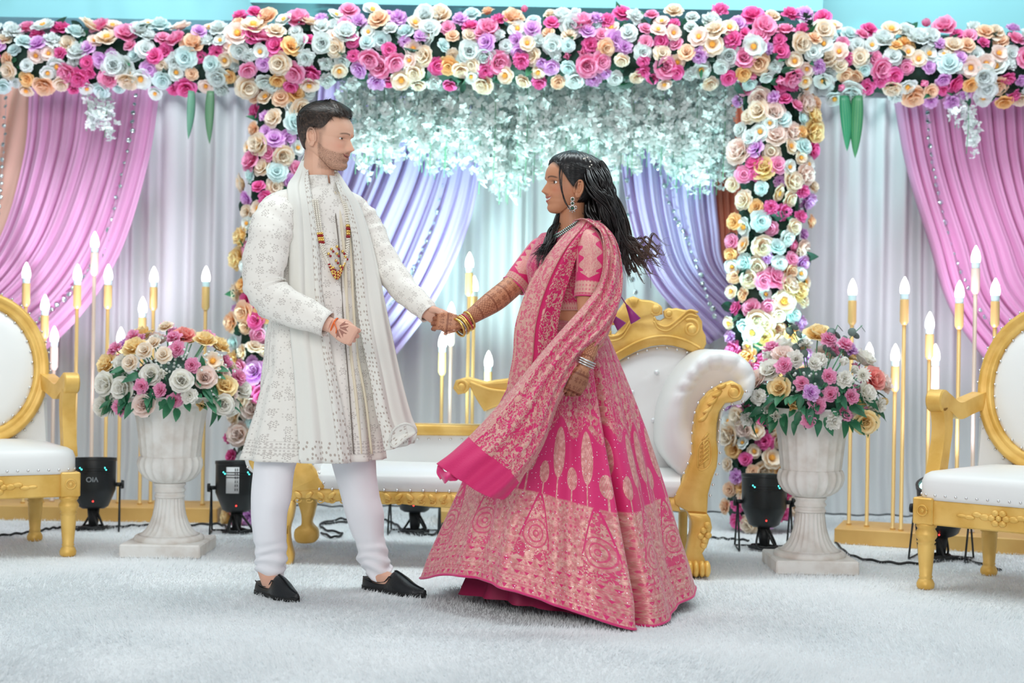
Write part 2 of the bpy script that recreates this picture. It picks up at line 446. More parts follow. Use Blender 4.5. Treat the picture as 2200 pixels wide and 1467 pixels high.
# strings of little round mirrors hung against the drapes
M_mirror = mat('mirror_disc', (.62, .74, .76), .12, .9)
M_string = mat('clear_string', srgb(190, 190, 195), .4)
disc = MB(); disc.lathe([(.001, -.002), (.014, -.002), (.0155, 0), (.014, .002), (.001, .002)], 14)
ME_disc = disc.data('mirror_disc', M_mirror)
def mirror_string(pts, Y, n, label):
    path = spl([W(*p, Y) for p in pts], 60)
    o = MB().tube(path, .0012, 5).build('mirror_string', M_string)
    tag(o, label, 'string', 'mirror strings on the drapes')
    for k in range(n):
        q = path[int((k+.5)/n*59)]
        d = link('mirror_disc', ME_disc, o); d.location = q + np.array((rnd.uniform(-.006, .006), -.006, 0))
        d.rotation_euler = (PI/2+rnd.uniform(-.5, .5), rnd.uniform(-.2, .2), rnd.uniform(-.6, .6)); d.scale = [rnd.uniform(.55, 1.05)]*3
mirror_string([(14, 205), (8, 320), (0, 420), (-6, 520)], 7.78, 18, 'string of small round mirrors hanging on the peach drape')
mirror_string([(292, 205), (280, 300), (252, 420), (225, 530), (185, 590), (130, 650), (70, 700)], 7.76, 30, 'string of small round mirrors curving over the pink lilac drape')
mirror_string([(960, 330), (935, 470), (900, 560), (870, 610), (835, 660)], 7.76, 20, 'string of small round mirrors on the lavender drape behind the man')
mirror_string([(1405, 330), (1440, 440), (1478, 520), (1510, 610), (1540, 690)], 7.76, 22, 'string of small round mirrors on the lavender drape near the flower column')
mirror_string([(1345, 330), (1350, 470), (1358, 590), (1380, 680), (1408, 730)], 7.76, 14, 'short string of small round mirrors beside the flying hair')
mirror_string([(1988, 225), (2000, 330), (2018, 430), (2055, 560), (2105, 660), (2160, 740)], 7.76, 30, 'string of small round mirrors on the magenta pink drape')

# ------------------------------------------------------------------ flowers
def petal(mb, phi, L, wid, a0, curl, r0=0.0, z0=0.0, nu=5, nv=5, ruf=0.0, tipn=0.0, seed=0):
    v = np.linspace(0, 1, nv); u = np.linspace(-1, 1, nu)
    al = a0 + curl*v**1.5; dv = L/(nv-1)
    rad = r0 + np.concatenate([[0], np.cumsum(np.sin((al[1:]+al[:-1])/2)*dv)])
    hz = z0 + np.concatenate([[0], np.cumsum(np.cos((al[1:]+al[:-1])/2)*dv)])
    w = wid*np.sin(PI*np.clip(.12+.74*v, 0, 1))**.7*(1-.35*v**6)
    P = np.zeros((nv, nu, 3)); ro = np.random.RandomState(seed)
    rf = ro.randn(nu)*ruf
    for i in range(nv):
        lat = w[i]*u; tip = -tipn*L*(u**2)*v[i]
        ct = rad[i] + tip*np.sin(al[i]) - .35*lat**2/max(wid, 1e-6)*np.cos(al[i])
        h = hz[i] + tip*np.cos(al[i]) + .30*lat**2/max(wid, 1e-6)*np.sin(al[i]) + rf*v[i]**2
        P[i, :, 0] = ct*math.cos(phi) - lat*math.sin(phi); P[i, :, 1] = ct*math.sin(phi) + lat*math.cos(phi); P[i, :, 2] = h
    mb.grid(P, uv=np.stack(np.broadcast_arrays(u[None, :]*.5+.5, v[:, None]), -1))
def fl_rose(seed):
    r = random.Random(seed); mb = MB()
    for n, L, wd_, a0, cu, z in ((6, .058, .036, .75, 1.1, -.012), (5, .052, .034, .42, .95, -.006), (5, .044, .030, .18, .55, 0), (4, .036, .024, .02, .18, .004), (3, .030, .016, -.12, -.15, .008)):
        o = r.random()*6
        for k in range(n): petal(mb, o+k*2*PI/n+r.uniform(-.12, .12), L*r.uniform(.92, 1.08), wd_, a0+r.uniform(-.08, .08), cu, .004, z, ruf=.0012, seed=seed*50+k)
    return mb
def fl_peony(seed):
    r = random.Random(seed); mb = MB()
    for n, L, wd_, a0, cu, z in ((6, .062, .044, .95, .5, -.012), (6, .058, .042, .6, .35, -.006), (5, .050, .036, .3, -.1, 0), (6, .040, .022, .12, -.1, .002), (5, .030, .014, -.05, -.2, .006)):
        o = r.random()*6
        for k in range(n): petal(mb, o+k*2*PI/n+r.uniform(-.15, .15), L*r.uniform(.9, 1.08), wd_, a0+r.uniform(-.1, .1), cu, .005, z, ruf=.003, seed=seed*50+k)
    return mb
def fl_carnation(seed):
    r = random.Random(seed); mb = MB()
    for n, L, wd_, a0, z in ((9, .050, .022, 1.2, -.006), (9, .046, .021, .85, 0), (8, .041, .019, .5, .003), (6, .036, .016, .2, .005)):
        o = r.random()*6
        for k in range(n): petal(mb, o+k*2*PI/n+r.uniform(-.15, .15), L*r.uniform(.85, 1.1), wd_, a0+r.uniform(-.18, .18), .25, .003, z, nu=7, nv=4, ruf=.005, seed=seed*50+k)
    return mb
def fl_open(seed):
    r = random.Random(seed); mb = MB()
    for n, L, wd_, a0, cu, z in ((6, .056, .036, 1.05, .45, -.004), (5, .045, .030, .75, .3, 0)):
        o = r.random()*6
        for k in range(n): petal(mb, o+k*2*PI/n+r.uniform(-.1, .1), L*r.uniform(.9, 1.08), wd_, a0+r.uniform(-.1, .1), cu, .004, z, ruf=.002, seed=seed*50+k)
    mb.m = 1; mb.sphere((0, 0, .014), (.013, .013, .010), 8, 5)
    for k in range(9):
        a = k*2*PI/9; mb.tube([(0, 0, .01), (.012*math.cos(a), .012*math.sin(a), .026)], .0025, 4)
    mb.m = 0; return mb
def fl_mum(seed):
    r = random.Random(seed); mb = MB()
    for n, L, a0 in ((16, .046, 1.35), (14, .042, 1.0), (12, .036, .65), (8, .03, .3)):
        o = r.random()*6
        for k in range(n): petal(mb, o+k*2*PI/n, L*r.uniform(.9, 1.1), .006, a0+r.uniform(-.1, .1), -.5, .003, 0, nu=3, nv=4)
    return mb
def fl_bud(seed):
    mb = MB()
    for n, L, wd_, a0, cu in ((4, .045, .026, .35, -.5), (3, .042, .02, .15, -.25)):
        for k in range(n): petal(mb, k*2*PI/n+seed, L, wd_, a0, cu, .003)
    return mb
def petal_mat(name, core, edge):
    def fn(b):
        u, v = uvxy(); f = v.ss(.15, .95); n = noise(scale=40, detail=2)
        return dict(col=mixc((f+(n-.5)*.25).clamp(), srgb(*core), srgb(*edge)))
    m = mat(name, srgb(*edge), .6, spec=.25, fn=fn); return translucent(m, srgb(*edge), .25)
PM = {k: petal_mat('petal_'+k, c, e) for k, (c, e) in dict(
    hotpink=((232, 56, 146), (250, 132, 196)), pink=((244, 110, 166), (252, 182, 216)), lilac=((222, 130, 224), (242, 200, 244)),
    white=((240, 244, 236), (240, 247, 247)), cream=((252, 218, 170), (250, 240, 226)), peach=((252, 192, 136), (253, 226, 200)),
    orange=((250, 188, 104), (253, 218, 160)), coral=((248, 140, 140), (252, 184, 176)), bluewhite=((222, 242, 240), (230, 247, 247)),
    yellow=((250, 208, 124), (253, 234, 186)), warmwhite=((246, 243, 228), (248, 246, 240)), palepink=((252, 222, 202), (252, 236, 230))).items()}
M_stamen = mat('stamen', srgb(246, 176, 70), .6)
M_leaf = translucent(mat('leaf_green', srgb(40, 110, 78), .45, fn=lambda b: dict(col=mixc(noise(scale=12).ss(.3, .7), srgb(28, 92, 66), srgb(70, 140, 98)))), srgb(60, 150, 90), .2)
M_leafd = mat('leaf_dark', srgb(20, 62, 48), .55)
KIND = dict(rose=fl_rose, peony=fl_peony, carnation=fl_carnation, open_flower=fl_open, mum=fl_mum, bud=fl_bud)
FM = {}
def flower_mesh(kind, colr):
    key = (kind, colr)
    if key not in FM:
        mb = KIND[kind](len(FM)*3+1)
        FM[key] = mb.data(kind, [PM[colr], M_stamen] if kind == 'open_flower' else PM[colr])
    return FM[key]
def leaf_mb(L=.09, w=.022, bend=.25):
    mb = MB(); v = np.linspace(0, 1, 6); P = np.zeros((6, 3, 3))
    for i, t in enumerate(v):
        ww = w*math.sin(PI*(.06+.94*t)**.8)**.9 if t < 1 else 0
        for j, u in enumerate((-1, 0, 1)):
            P[i, j] = (u*ww, L*t, bend*L*t*t*-1 + abs(u)*ww*.35)
    return mb.grid(P)
ME_leaf = [leaf_mb(.09, .022, b).data('leaf', M_leaf) for b in (.1, .35, .6)]
ME_leaf2 = [leaf_mb(.11, .030, b).data('leaf', M_leafd) for b in (.2, .5)]
def orient(o, nrm, spin):
    q = Vector(nrm).to_track_quat('Z', 'Y'); o.rotation_mode = 'QUATERNION'
    from mathutils import Quaternion
    o.rotation_quaternion = q @ Quaternion((0, 0, 1), spin)
PAL_BEAM = [('rose', 'hotpink', 9), ('rose', 'pink', 8), ('rose', 'lilac', 6), ('carnation', 'hotpink', 8), ('carnation', 'lilac', 7), ('rose', 'white', 9),
            ('carnation', 'white', 7), ('open_flower', 'white', 9), ('peony', 'white', 6), ('rose', 'bluewhite', 9), ('rose', 'cream', 6), ('open_flower', 'cream', 6),
            ('rose', 'peach', 7), ('peony', 'peach', 3), ('rose', 'orange', 4), ('peony', 'pink', 5), ('open_flower', 'palepink', 5), ('peony', 'cream', 3), ('bud', 'pink', 2)]
def pick(pal):
    t = rnd.uniform(0, sum(p[2] for p in pal))
    for k, c, w in pal:
        t -= w
        if t <= 0: return k, c
    return pal[-1][:2]
def floral_bank(name, label, pts, half, Y, depth, dens, pal, seed, dmin=.068):
    """flowers banked on a rounded mat along the polyline pts (pixels at depth Y)"""
    rnd.seed(seed); r = np.random.RandomState(seed)
    path = spl([W(*p, Y) for p in pts], 80); seg = np.linalg.norm(np.diff(path, axis=0), axis=1); Ltot = seg.sum()
    S = np.concatenate([[0], np.cumsum(seg)]); T = np.gradient(path, axis=0); T /= np.linalg.norm(T, axis=1)[:, None]
    root = thing(name, label, 'flowers', (path[0][0], Y, path[-1][2] if abs(T[40][2]) > .5 else path[0][2]-half))
    off = np.array(root.location)
    at = lambda s: np.array([np.interp(s, S, path[:, k]) for k in range(3)])
    def frame(s):
        k = int(np.searchsorted(S, s)); k = min(k, 79); t = T[k]; return t, np.array((-t[2], 0, t[0]))
    mb = MB(); n = 30; Gm = np.zeros((n, 10, 3))
    for i, s in enumerate(np.linspace(0, Ltot, n)):
        t, a = frame(s); p = at(s)
        for j in range(10):
            th = j/10*2*PI; Gm[i, j] = p + a*half*.80*math.cos(th) + np.array((0, -1, 0))*(depth*.62*math.sin(th)) + r.randn(3)*.012
    mb.grid(Gm - off, cv=True, capa=True, capb=True).build('foliage_mat', M_leafd, root)
    pts_ = []; tries = 0; target = int(Ltot*2*half*dens)
    while len(pts_) < target and tries < 9000:
        tries += 1; s = r.rand()*Ltot; c = r.rand()*2-1; sz = r.choice([.82, 1, 1.12, 1.3], p=[.3, .36, .22, .12])
        dm = dmin*(.55+.45*sz)*(1 if tries < 5000 else .8)
        if any(abs(s-q[0]) < .14 and (s-q[0])**2 + (c*half*1.2-q[1]*half*1.2)**2 < dm*dm for q in pts_): continue
        pts_.append((s, c, sz))
    for s, c, sz in pts_:
        t, a = frame(s); p = at(s); edge = .9+.16*r.rand()
        pos = p + a*half*edge*c + np.array((0, -1, 0))*depth*math.sqrt(max(1-.82*c*c, .05))*r.uniform(.85, 1.12)
        nr = a*c*1.15 + np.array((0, -1, 0)) + r.randn(3)*.28
        k, col = pick(pal)
        if k == 'peony': sz = max(sz, 1.15)
        o = link(k, flower_mesh(k, col), root); o.location = pos-off; orient(o, nr, r.rand()*6); o.scale = [sz*.90*r.uniform(.90, 1.08)]*3
    for q in range(int(target*.8)):
        s = r.rand()*Ltot; c = r.rand()*1.9-.95; t, a = frame(s); p = at(s)
        pos = p + a*half*c + np.array((0, -1, 0))*depth*math.sqrt(max(1-.82*min(c*c, 1), .05))*.86
        o = link('leaf', rnd.choice(ME_leaf+ME_leaf2), root); o.location = pos-off
        nr = a*c + np.array((0, -1, 0)) + r.randn(3)*.8; orient(o, nr, r.rand()*6); o.scale = [r.uniform(.55, .95)]*3
    return root
floral_bank('rose_garland', 'wide bank of pink, lilac, peach and white roses above the white wisteria', [(520, 112), (800, 111), (1100, 110), (1400, 110), (1760, 113)], .182, 7.22, .14, 215, PAL_BEAM, 101)
floral_bank('rose_garland', 'rose bank above the pink lilac drape and man-side candles', [(-330, 131), (0, 131), (250, 130), (545, 128)], .176, 7.52, .13, 215, PAL_BEAM, 102)
floral_bank('rose_garland', 'rose bank above the magenta drape and woman-side candles', [(1720, 137), (1950, 140), (2200, 144), (2520, 148)], .188, 7.52, .13, 215, PAL_BEAM, 103)
PAL_COL = [('rose', 'hotpink', 8), ('rose', 'pink', 10), ('rose', 'lilac', 5), ('carnation', 'hotpink', 8), ('carnation', 'lilac', 5), ('rose', 'white', 6), ('open_flower', 'white', 6),
           ('rose', 'bluewhite', 6), ('rose', 'cream', 9), ('open_flower', 'cream', 8), ('peony', 'cream', 6), ('rose', 'peach', 9), ('rose', 'orange', 6), ('peony', 'yellow', 4), ('peony', 'palepink', 4)]
floral_bank('rose_garland', 'upright column of pink, cream and orange roses behind the man in cream', [(612, 190), (592, 330), (580, 520), (565, 760), (556, 1118)], .145, 7.30, .13, 205, PAL_COL, 104)
floral_bank('rose_garland', 'upright column of roses lit from below behind the rolled sofa arm', [(1665, 190), (1655, 400), (1645, 640), (1640, 850), (1632, 1120)], .195, 7.30, .13, 205, PAL_COL, 105)

# ------------------------------------------------------------------ white wisteria strands
M_wis = translucent(mat('wisteria_white', srgb(226, 236, 234), .45, spec=.4, fn=lambda b: dict(col=mixc(noise(scale=30).ss(.3, .7), srgb(232, 241, 239), srgb(246, 249, 248)))), srgb(220, 236, 232), .25)
M_stem = mat('stem_green', srgb(96, 160, 120), .5)
def wisteria_mesh(seed, L):
    r = np.random.RandomState(seed); V = []; F = []; n = int(165*L)
    tails = [(r.uniform(-.04, .04), r.uniform(-.03, .03), r.uniform(.72, 1.0)) for _ in range(3)]
    for k in range(n):
        t = r.rand()**.85; tx, ty, tl = tails[r.randint(3)]; z = -t*L*tl; s_ = t*tl
        w = .040*(.8+.5*math.sin(s_*11+seed))*(1-.72*max(0, s_-.45)/.55)
        c = np.array((tx*min(1, t*2)+r.randn()*w*.7, ty*min(1, t*2)+r.randn()*w*.6, z + r.randn()*.015))
        ax = r.randn(3)+np.array((0, -.8, .2)); ax /= np.linalg.norm(ax); b = np.cross(ax, r.randn(3)); b /= np.linalg.norm(b); d = np.cross(ax, b)
        sz = .024*(.6+.8*r.rand())
        for q in range(4):
            a = q*PI/2 + r.rand()*.5; e = b*math.cos(a)+d*math.sin(a); f = b*-math.sin(a)+d*math.cos(a)
            lift = ax*sz*r.uniform(.1, .6)
            o = len(V); V += [c, c+e*sz*.6+f*sz*.45+lift*.4, c+e*sz*1.15+lift, c+e*sz*.6-f*sz*.45+lift*.4]; F.append((o, o+1, o+2, o+3))
    mb = MB(); mb.add(V, F); return mb.data('blossom_cluster', M_wis)
WL = (.20, .28, .36, .44, .52, .60, .68, .76); ME_wis = {L: [wisteria_mesh(int(L*100)*7+k, L) for k in range(3)] for L in WL}
ME_ws = {}
for L in WL:
    ME_ws[L] = MB().tube([(0, 0, .04), (.004, 0, -.4*L), (-.004, .003, -.96*L)], .002, 5).data('stem', M_stem)
bound = tab([740, 770, 800, 850, 875, 905, 945, 1000, 1045, 1085, 1130, 1170, 1220, 1290, 1340, 1375, 1405, 1450, 1500, 1545, 1580],
            [350, 385, 405, 335, 318, 372, 388, 362, 440, 445, 425, 395, 390, 392, 400, 372, 362, 412, 432, 425, 400])
def wisteria(px, py0, py1, Y, label, group):
    p = W(px, py0, Y); L0 = p[2]-W(px, py1, Y)[2]; L = min(WL, key=lambda q: abs(q-L0))
    root = link('wisteria_strand', ME_ws[L]); root.location = (p[0], Y, p[2]-L0+L)
    tag(root, label, 'flower strand', group)
    b = link('blossom_cluster', rnd.choice(ME_wis[L]), root); b.rotation_euler = (0, 0, rnd.uniform(-.6, .6)); b['kind'] = 'stuff'
    return root
rnd.seed(5)
for k in range(96):
    px = 742 + (1572-742)*((k+.5)/96) + rnd.uniform(-8, 8)
    full = float(bound(px)); Y = 7.32 + (k % 3)*.13 + rnd.uniform(-.03, .03)
    y1 = full - rnd.choice([0, 5, 15, 30, 60, 90, 120])*rnd.random() + 8
    where = next(w for lim, w in ((800, 'just beside the man\'s head'), (900, 'before the lavender drape behind the man'), (1050, 'above the joined hands'), (1150, 'facing the woman'), (1290, 'above the woman\'s head'),
                                  (1420, 'above the flying hair'), (1500, 'above the carved sofa crest'), (9999, 'near the rose column')) if px < lim)
    y1 = max(y1, 270); ln_w = 'short' if y1 < 325 else 'middling' if y1 < 380 else 'long'
    wisteria(px, 150, y1, Y, ln_w + ' white wisteria strand in the ' + ('front', 'middle', 'rear')[k % 3] + ' row ' + where, 'wisteria under the central bank')
for px, y0, y1, lab in ((188, 190, 285, 'short white wisteria sprig hanging over the pink lilac drape'), (228, 195, 300, 'short white wisteria sprig hanging over the pink lilac drape'),
                        (2055, 215, 278, 'short white wisteria sprig hanging over the magenta drape'), (2080, 215, 335, 'short white wisteria sprig hanging over the magenta drape')):
    wisteria(px, y0, y1, 7.48, lab, 'sprigs on the drapes')
# long blade leaves hanging from the side banks
def blade_leaf(px, y0, y1, w, col, label, group):
    p = W(px, y0, 7.40); L = p[2]-W(px, y1, 7.40)[2]
    mb = MB(); v = np.linspace(0, 1, 12); P = np.zeros((12, 5, 3))
    for i, t in enumerate(v):
        ww = w*math.sin(PI*min(1, .25+.75*t))**.8 if t < 1 else 0
        for j in range(5):
            u = (j-2)/2; P[i, j] = (u*ww, -.02*math.sin(PI*t)+abs(u)*ww*.3, -L*t)
    m = mat('blade_leaf_skin', srgb(*col), .4, fn=lambda b: dict(col=mixc(((uvxy()[0]*5).fract()-.5).abs().ss(.42, .5), srgb(*col), srgb(col[0]+70, col[1]+50, col[2]+10))))
    o = mb.grid(P).build('blade_leaf', m); o.location = p; solidify(o, .002); tag(o, label, 'leaf', group); return o
blade_leaf(1815, 205, 325, .034, (46, 130, 96), 'long green striped leaf hanging from the woman-side rose bank', 'hanging blade leaves').rotation_euler = (0, -.06, .2)
blade_leaf(1842, 205, 340, .034, (56, 122, 84), 'long green striped leaf hanging from the woman-side rose bank', 'hanging blade leaves').rotation_euler = (0, .02, -.3)
blade_leaf(412, 195, 300, .022, (96, 150, 130), 'long green leaf hanging from the man-side rose bank', 'hanging leaves of the left bank').rotation_euler = (0, .06, .5)
blade_leaf(452, 195, 310, .024, (84, 130, 100), 'long green leaf hanging from the man-side rose bank', 'hanging leaves of the left bank')

# ------------------------------------------------------------------ stage spot lamps (PAR cans) with yokes and cables
M_lens = emis('lens_cyan', (.55, 1.0, .95), 2.5)
M_led = emis('led_cyan', (.1, .9, .85), 3.0)
M_ledr = emis('led_red', (1, .05, .04), 3.0)
M_sticker = mat('sticker_white', srgb(214, 216, 218), .5)
M_ink = mat('ink_dark', srgb(40, 40, 44), .6)
M_print = mat('print_grey', srgb(150, 156, 160), .5)
def text_mesh(body, size):
    cu = bpy.data.curves.new('t', 'FONT'); cu.body = body; cu.size = size; cu.align_x = 'CENTER'; cu.align_y = 'CENTER'; cu.extrude = .0004
    o = bpy.data.objects.new('t', cu); C.objects.link(o); dg = bpy.context.evaluated_depsgraph_get()
    me = bpy.data.meshes.new_from_object(o.evaluated_get(dg)); bpy.data.objects.remove(o); bpy.data.curves.remove(cu); return me
def par_can(px, py, Y, label, rz=0, tilt=0, aim=None, power=0, text=None, sticker=False, leds=True, ang=55, s=1.0, col=(.62, 1.0, .97)):
    p = W(px, py, Y); root = thing('stage_spotlight', label, 'spotlight', (p[0], Y, 0.0), rz, 'spotlights on the stage floor')
    root.scale = (s, s, s)
    b = MB(); b.lathe([(.001, .105), (.05, .106), (.07, .118), (.098, .185), (.104, .20), (.104, .335), (.107, .338), (.107, .352), (.094, .352), (.092, .338), (.001, .335)], 36)
    for k in range(3): b.tube([( .105*math.cos(a), .105*math.sin(a), .30-.012*k) for a in np.linspace(-2.4, -.75, 12)], .0025, 6)
    body = b.build('can_body', M_black, root, sharp=40)
    Mt = Matrix.Translation((0, 0, .22)) @ Matrix.Rotation(tilt, 4, 'X') @ Matrix.Translation((0, 0, -.22)); body.matrix_local = Mt
    MB().lathe([(.001, .337), (.09, .337), (.09, .341), (.001, .341)], 28).build('lens', M_lens, body)
    if leds:
        l = MB()
        for a, z in ((-2.2, .30), (-2.12, .293), (-1.05, .30), (-.98, .29)): l.sphere((.105*math.cos(a), .105*math.sin(a), z), .0035, 8, 6)
        l.build('indicator_leds', M_led, body)
    r = MB(); r.sphere((.0, -.084, .14), .004, 8, 6); r.build('power_led', M_ledr, body)
    y = MB()
    for sx in (-1, 1):
        x = sx*.122
        y.tube([(x, -.10, .004), (x, 0, .225), (x, .10, .004)], .0045, 6); y.tube([(x, -.10, .005), (x, .10, .005)], .004, 6)
    y.tube([(-.122, .10, .005), (.122, .10, .005)], .004, 6)
    y.build('yoke_bracket', M_black, root)
    for sx in (-1, 1):
        k = MB(); k.tube([(sx*.10, 0, .222), (sx*.125, 0, .222)], .012, 10); k.lathe([(.001, 0), (.022, 0), (.024, .006), (.022, .014), (.001, .014)], 10)
        n = MB(); n.tube([(sx*.128, 0, .222), (sx*.142, 0, .222)], [.022, .020], 10); n.tube([(sx*.10, 0, .222), (sx*.135, 0, .222)], .010, 8)
        n.build('clamp_knob', M_rubber, root)
    c = MB(); rr = random.Random(int(px))
    for k in range(4):
        a0 = rr.uniform(0, 6); pts = [(.02*math.cos(a0), .02*math.sin(a0), .11)] + [(.07*math.cos(a0+q)*rr.uniform(.6, 1.1), .055*math.sin(a0+q)*rr.uniform(.6, 1.1)-.02, .012+.01*(q % 2)) for q in range(1, 8)]
        c.tube(spl(pts, 40), .0055, 6)
    c.tube([(0, 0, .11), (0, -.01, .02)], [.03, .02], 8)
    c.build('cable_bundle', M_rubber, root)
    if text:
        t = link('printed_letters', text_mesh(text, .034), body); t.data.materials.append(M_print)
        t.location = (-.005, -.1052, .245); t.rotation_euler = (PI/2, PI, 0)
    if sticker:
        st = MB(); a = np.linspace(-2.05, -1.45, 8); G = np.zeros((2, 8, 3))
        for i, z in enumerate((.20, .325)): G[i] = np.stack([.1052*np.cos(a), .1052*np.sin(a), np.full(8, z)], -1)
        so = st.grid(G).build('rating_sticker', M_sticker, body); solidify(so, .001)
        q = MB()
        for k in range(6):
            for j in range(2):
                aa = -1.62+.09*j; z = .212+k*.019; q.box((.1065*math.cos(aa), .1065*math.sin(aa), z+.006), (.004, .002, .013), rz=aa+PI/2)
        q.build('sticker_print', M_ink, so)
    if power:
        sp = spot('spot_beam', (p[0], Y, .36*s), aim, power, col, ang, .75, .07)
    return root
par_can(200, 1140, 6.92, 'black stage spotlight beside the man-side armchair leg with pale letters on it', .25, -.12, (-2.30, 7.85, 1.70), 125, 'VIO', ang=72, col=(.88, .80, 1.0))
par_can(508, 1148, 6.88, 'black stage spotlight with a white rating sticker at the foot of a rose column', .15, -.05, (-1.30, 7.3, 1.5), 45, None, True)
par_can(890, 1160, 6.98, 'black stage spotlight half hidden under the sofa apron', .0, -.1, (.02, 7.6, 1.78), 330, ang=86)
par_can(1640, 1190, 6.62, 'black stage spotlight standing between the sofa arm and the woman-side urn', -.05, -.06, (1.30, 7.2, 1.12), 190, ang=52, col=(.50, 1.0, .98))
par_can(2022, 1205, 6.40, 'black stage spotlight tilted under the woman-side armchair', -.5, .35, (2.50, 7.85, 1.70), 160, leds=False, ang=72, col=(.88, .80, 1.0))
def cable(pts, label):
    path = spl([np.array((*W(px, py, FPX*CAMH/max(py-733.5-(px-1100)*math.sin(ROLL), 50))[:2], .010)) for px, py in pts], 70)
    path[:, 2] = .010 + .003*np.sin(np.arange(70)*.9)
    tag(MB().tube(path, .006, 6).build('power_cable', M_rubber), label, 'cable', 'cables on the carpet')
cable([(-30, 1158), (60, 1148), (120, 1138), (170, 1142)], 'black cable running along the carpet under the man-side armchair')
cable([(215, 1140), (290, 1133), (380, 1133), (470, 1130), (495, 1145)], 'black cable lying along the gold plinth behind the man-side urn')
cable([(690, 1128), (735, 1118), (745, 1125), (690, 1130), (700, 1142), (735, 1150), (715, 1158), (690, 1148)], 'black cable looped on the carpet between the trousers and the sofa leg')
cable([(826, 1120), (850, 1130), (880, 1150), (935, 1150), (960, 1118), (985, 1135)], 'black cable curling round the spotlight under the sofa')
cable([(1430, 1158), (1480, 1156), (1540, 1160), (1610, 1165)], 'black cable running from the sofa leg to the spotlight by the column')
cable([(1795, 1170), (1830, 1198), (1900, 1212), (1980, 1214), (2060, 1205), (2150, 1228)], 'black cable curving from the woman-side urn to the armchair')

# ------------------------------------------------------------------ gold plinths with candle lamps
M_plinth = mat('plinth_gold', srgb(216, 164, 78), .5, fn=lambda b: dict(col=mixc(noise(scale=5, detail=3).ss(.3, .7), srgb(224, 180, 104), srgb(208, 160, 86))))
def plinth(xa, xb, label, d=.34, h=.075):
    """box whose front lower edge runs from point xa to xb on the floor"""
    a = np.array(xa); b = np.array(xb); m = (a+b)/2; ang = math.atan2(b[1]-a[1], b[0]-a[0]); L = np.hypot(*(b-a))
    o = thing('candle_plinth', label, 'plinth', (m[0]-math.sin(ang)*d/2, m[1]+math.cos(ang)*d/2, 0), ang, 'gold candle plinths')
    MB().box((0, 0, h/2), (L, d, h), bev=.004).build('box', M_plinth, o, smooth=False)
    return o
def fl(px, py):
    Y = FPX*CAMH/(py-733.5-(px-1100)*math.sin(ROLL)); return W(px, py, Y)[:2]
plinth((-3.1, 7.22), fl(466, 1124), 'gold box plinth carrying the candle lamps behind the man-side urn')
plinth((-.36, 7.30), (.22, 7.30), 'gold box plinth carrying the candle lamps behind the sofa')
plinth(fl(1792, 1168), (3.1, 6.30), 'gold box plinth carrying the candle lamps behind the woman-side urn', .36)
M_rod = mat('rod_gold', srgb(228, 190, 124), .4, .3)
M_rodw = mat('rod_pale', srgb(228, 206, 190), .4, .2)
M_bulb = emis('bulb_glow', (1.0, .99, .96), 3.6)
M_collar = mat('bulb_collar', srgb(200, 224, 226), .45)
PLH = .075
def candle(px, py, Y, label, pale=False, zb=PLH):
    p = W(px, py, Y); r_ = M_rodw if pale else M_rod; H = p[2]
    t = thing('candle_lamp', label, 'candle lamp', (p[0], Y, zb), 0, 'candle lamps'); zt_ = H-zb
    MB().tube([(0, 0, 0), (0, 0, .012), (0, 0, .012), (0, 0, zt_-.22)], [.013, .013, .0095, .0095], 12).build('rod', r_, t)
    MB().lathe([(.0096, zt_-.232), (.015, zt_-.226), (.0205, zt_-.215), (.0205, zt_-.112), (.016, zt_-.108), (.001, zt_-.108)], 18).build('socket', r_, t, sharp=40)
    MB().lathe([(.017, zt_-.112), (.0185, zt_-.105), (.020, zt_-.082), (.001, zt_-.082)], 18).build('collar', M_collar, t, sharp=40)
    MB().lathe([(.0195, zt_-.083), (.0225, zt_-.068), (.0225, zt_-.055), (.017, zt_-.030), (.008, zt_-.010), (.003, zt_-.001), (.0005, zt_)], 18, cap=True).build('bulb', M_bulb, t)
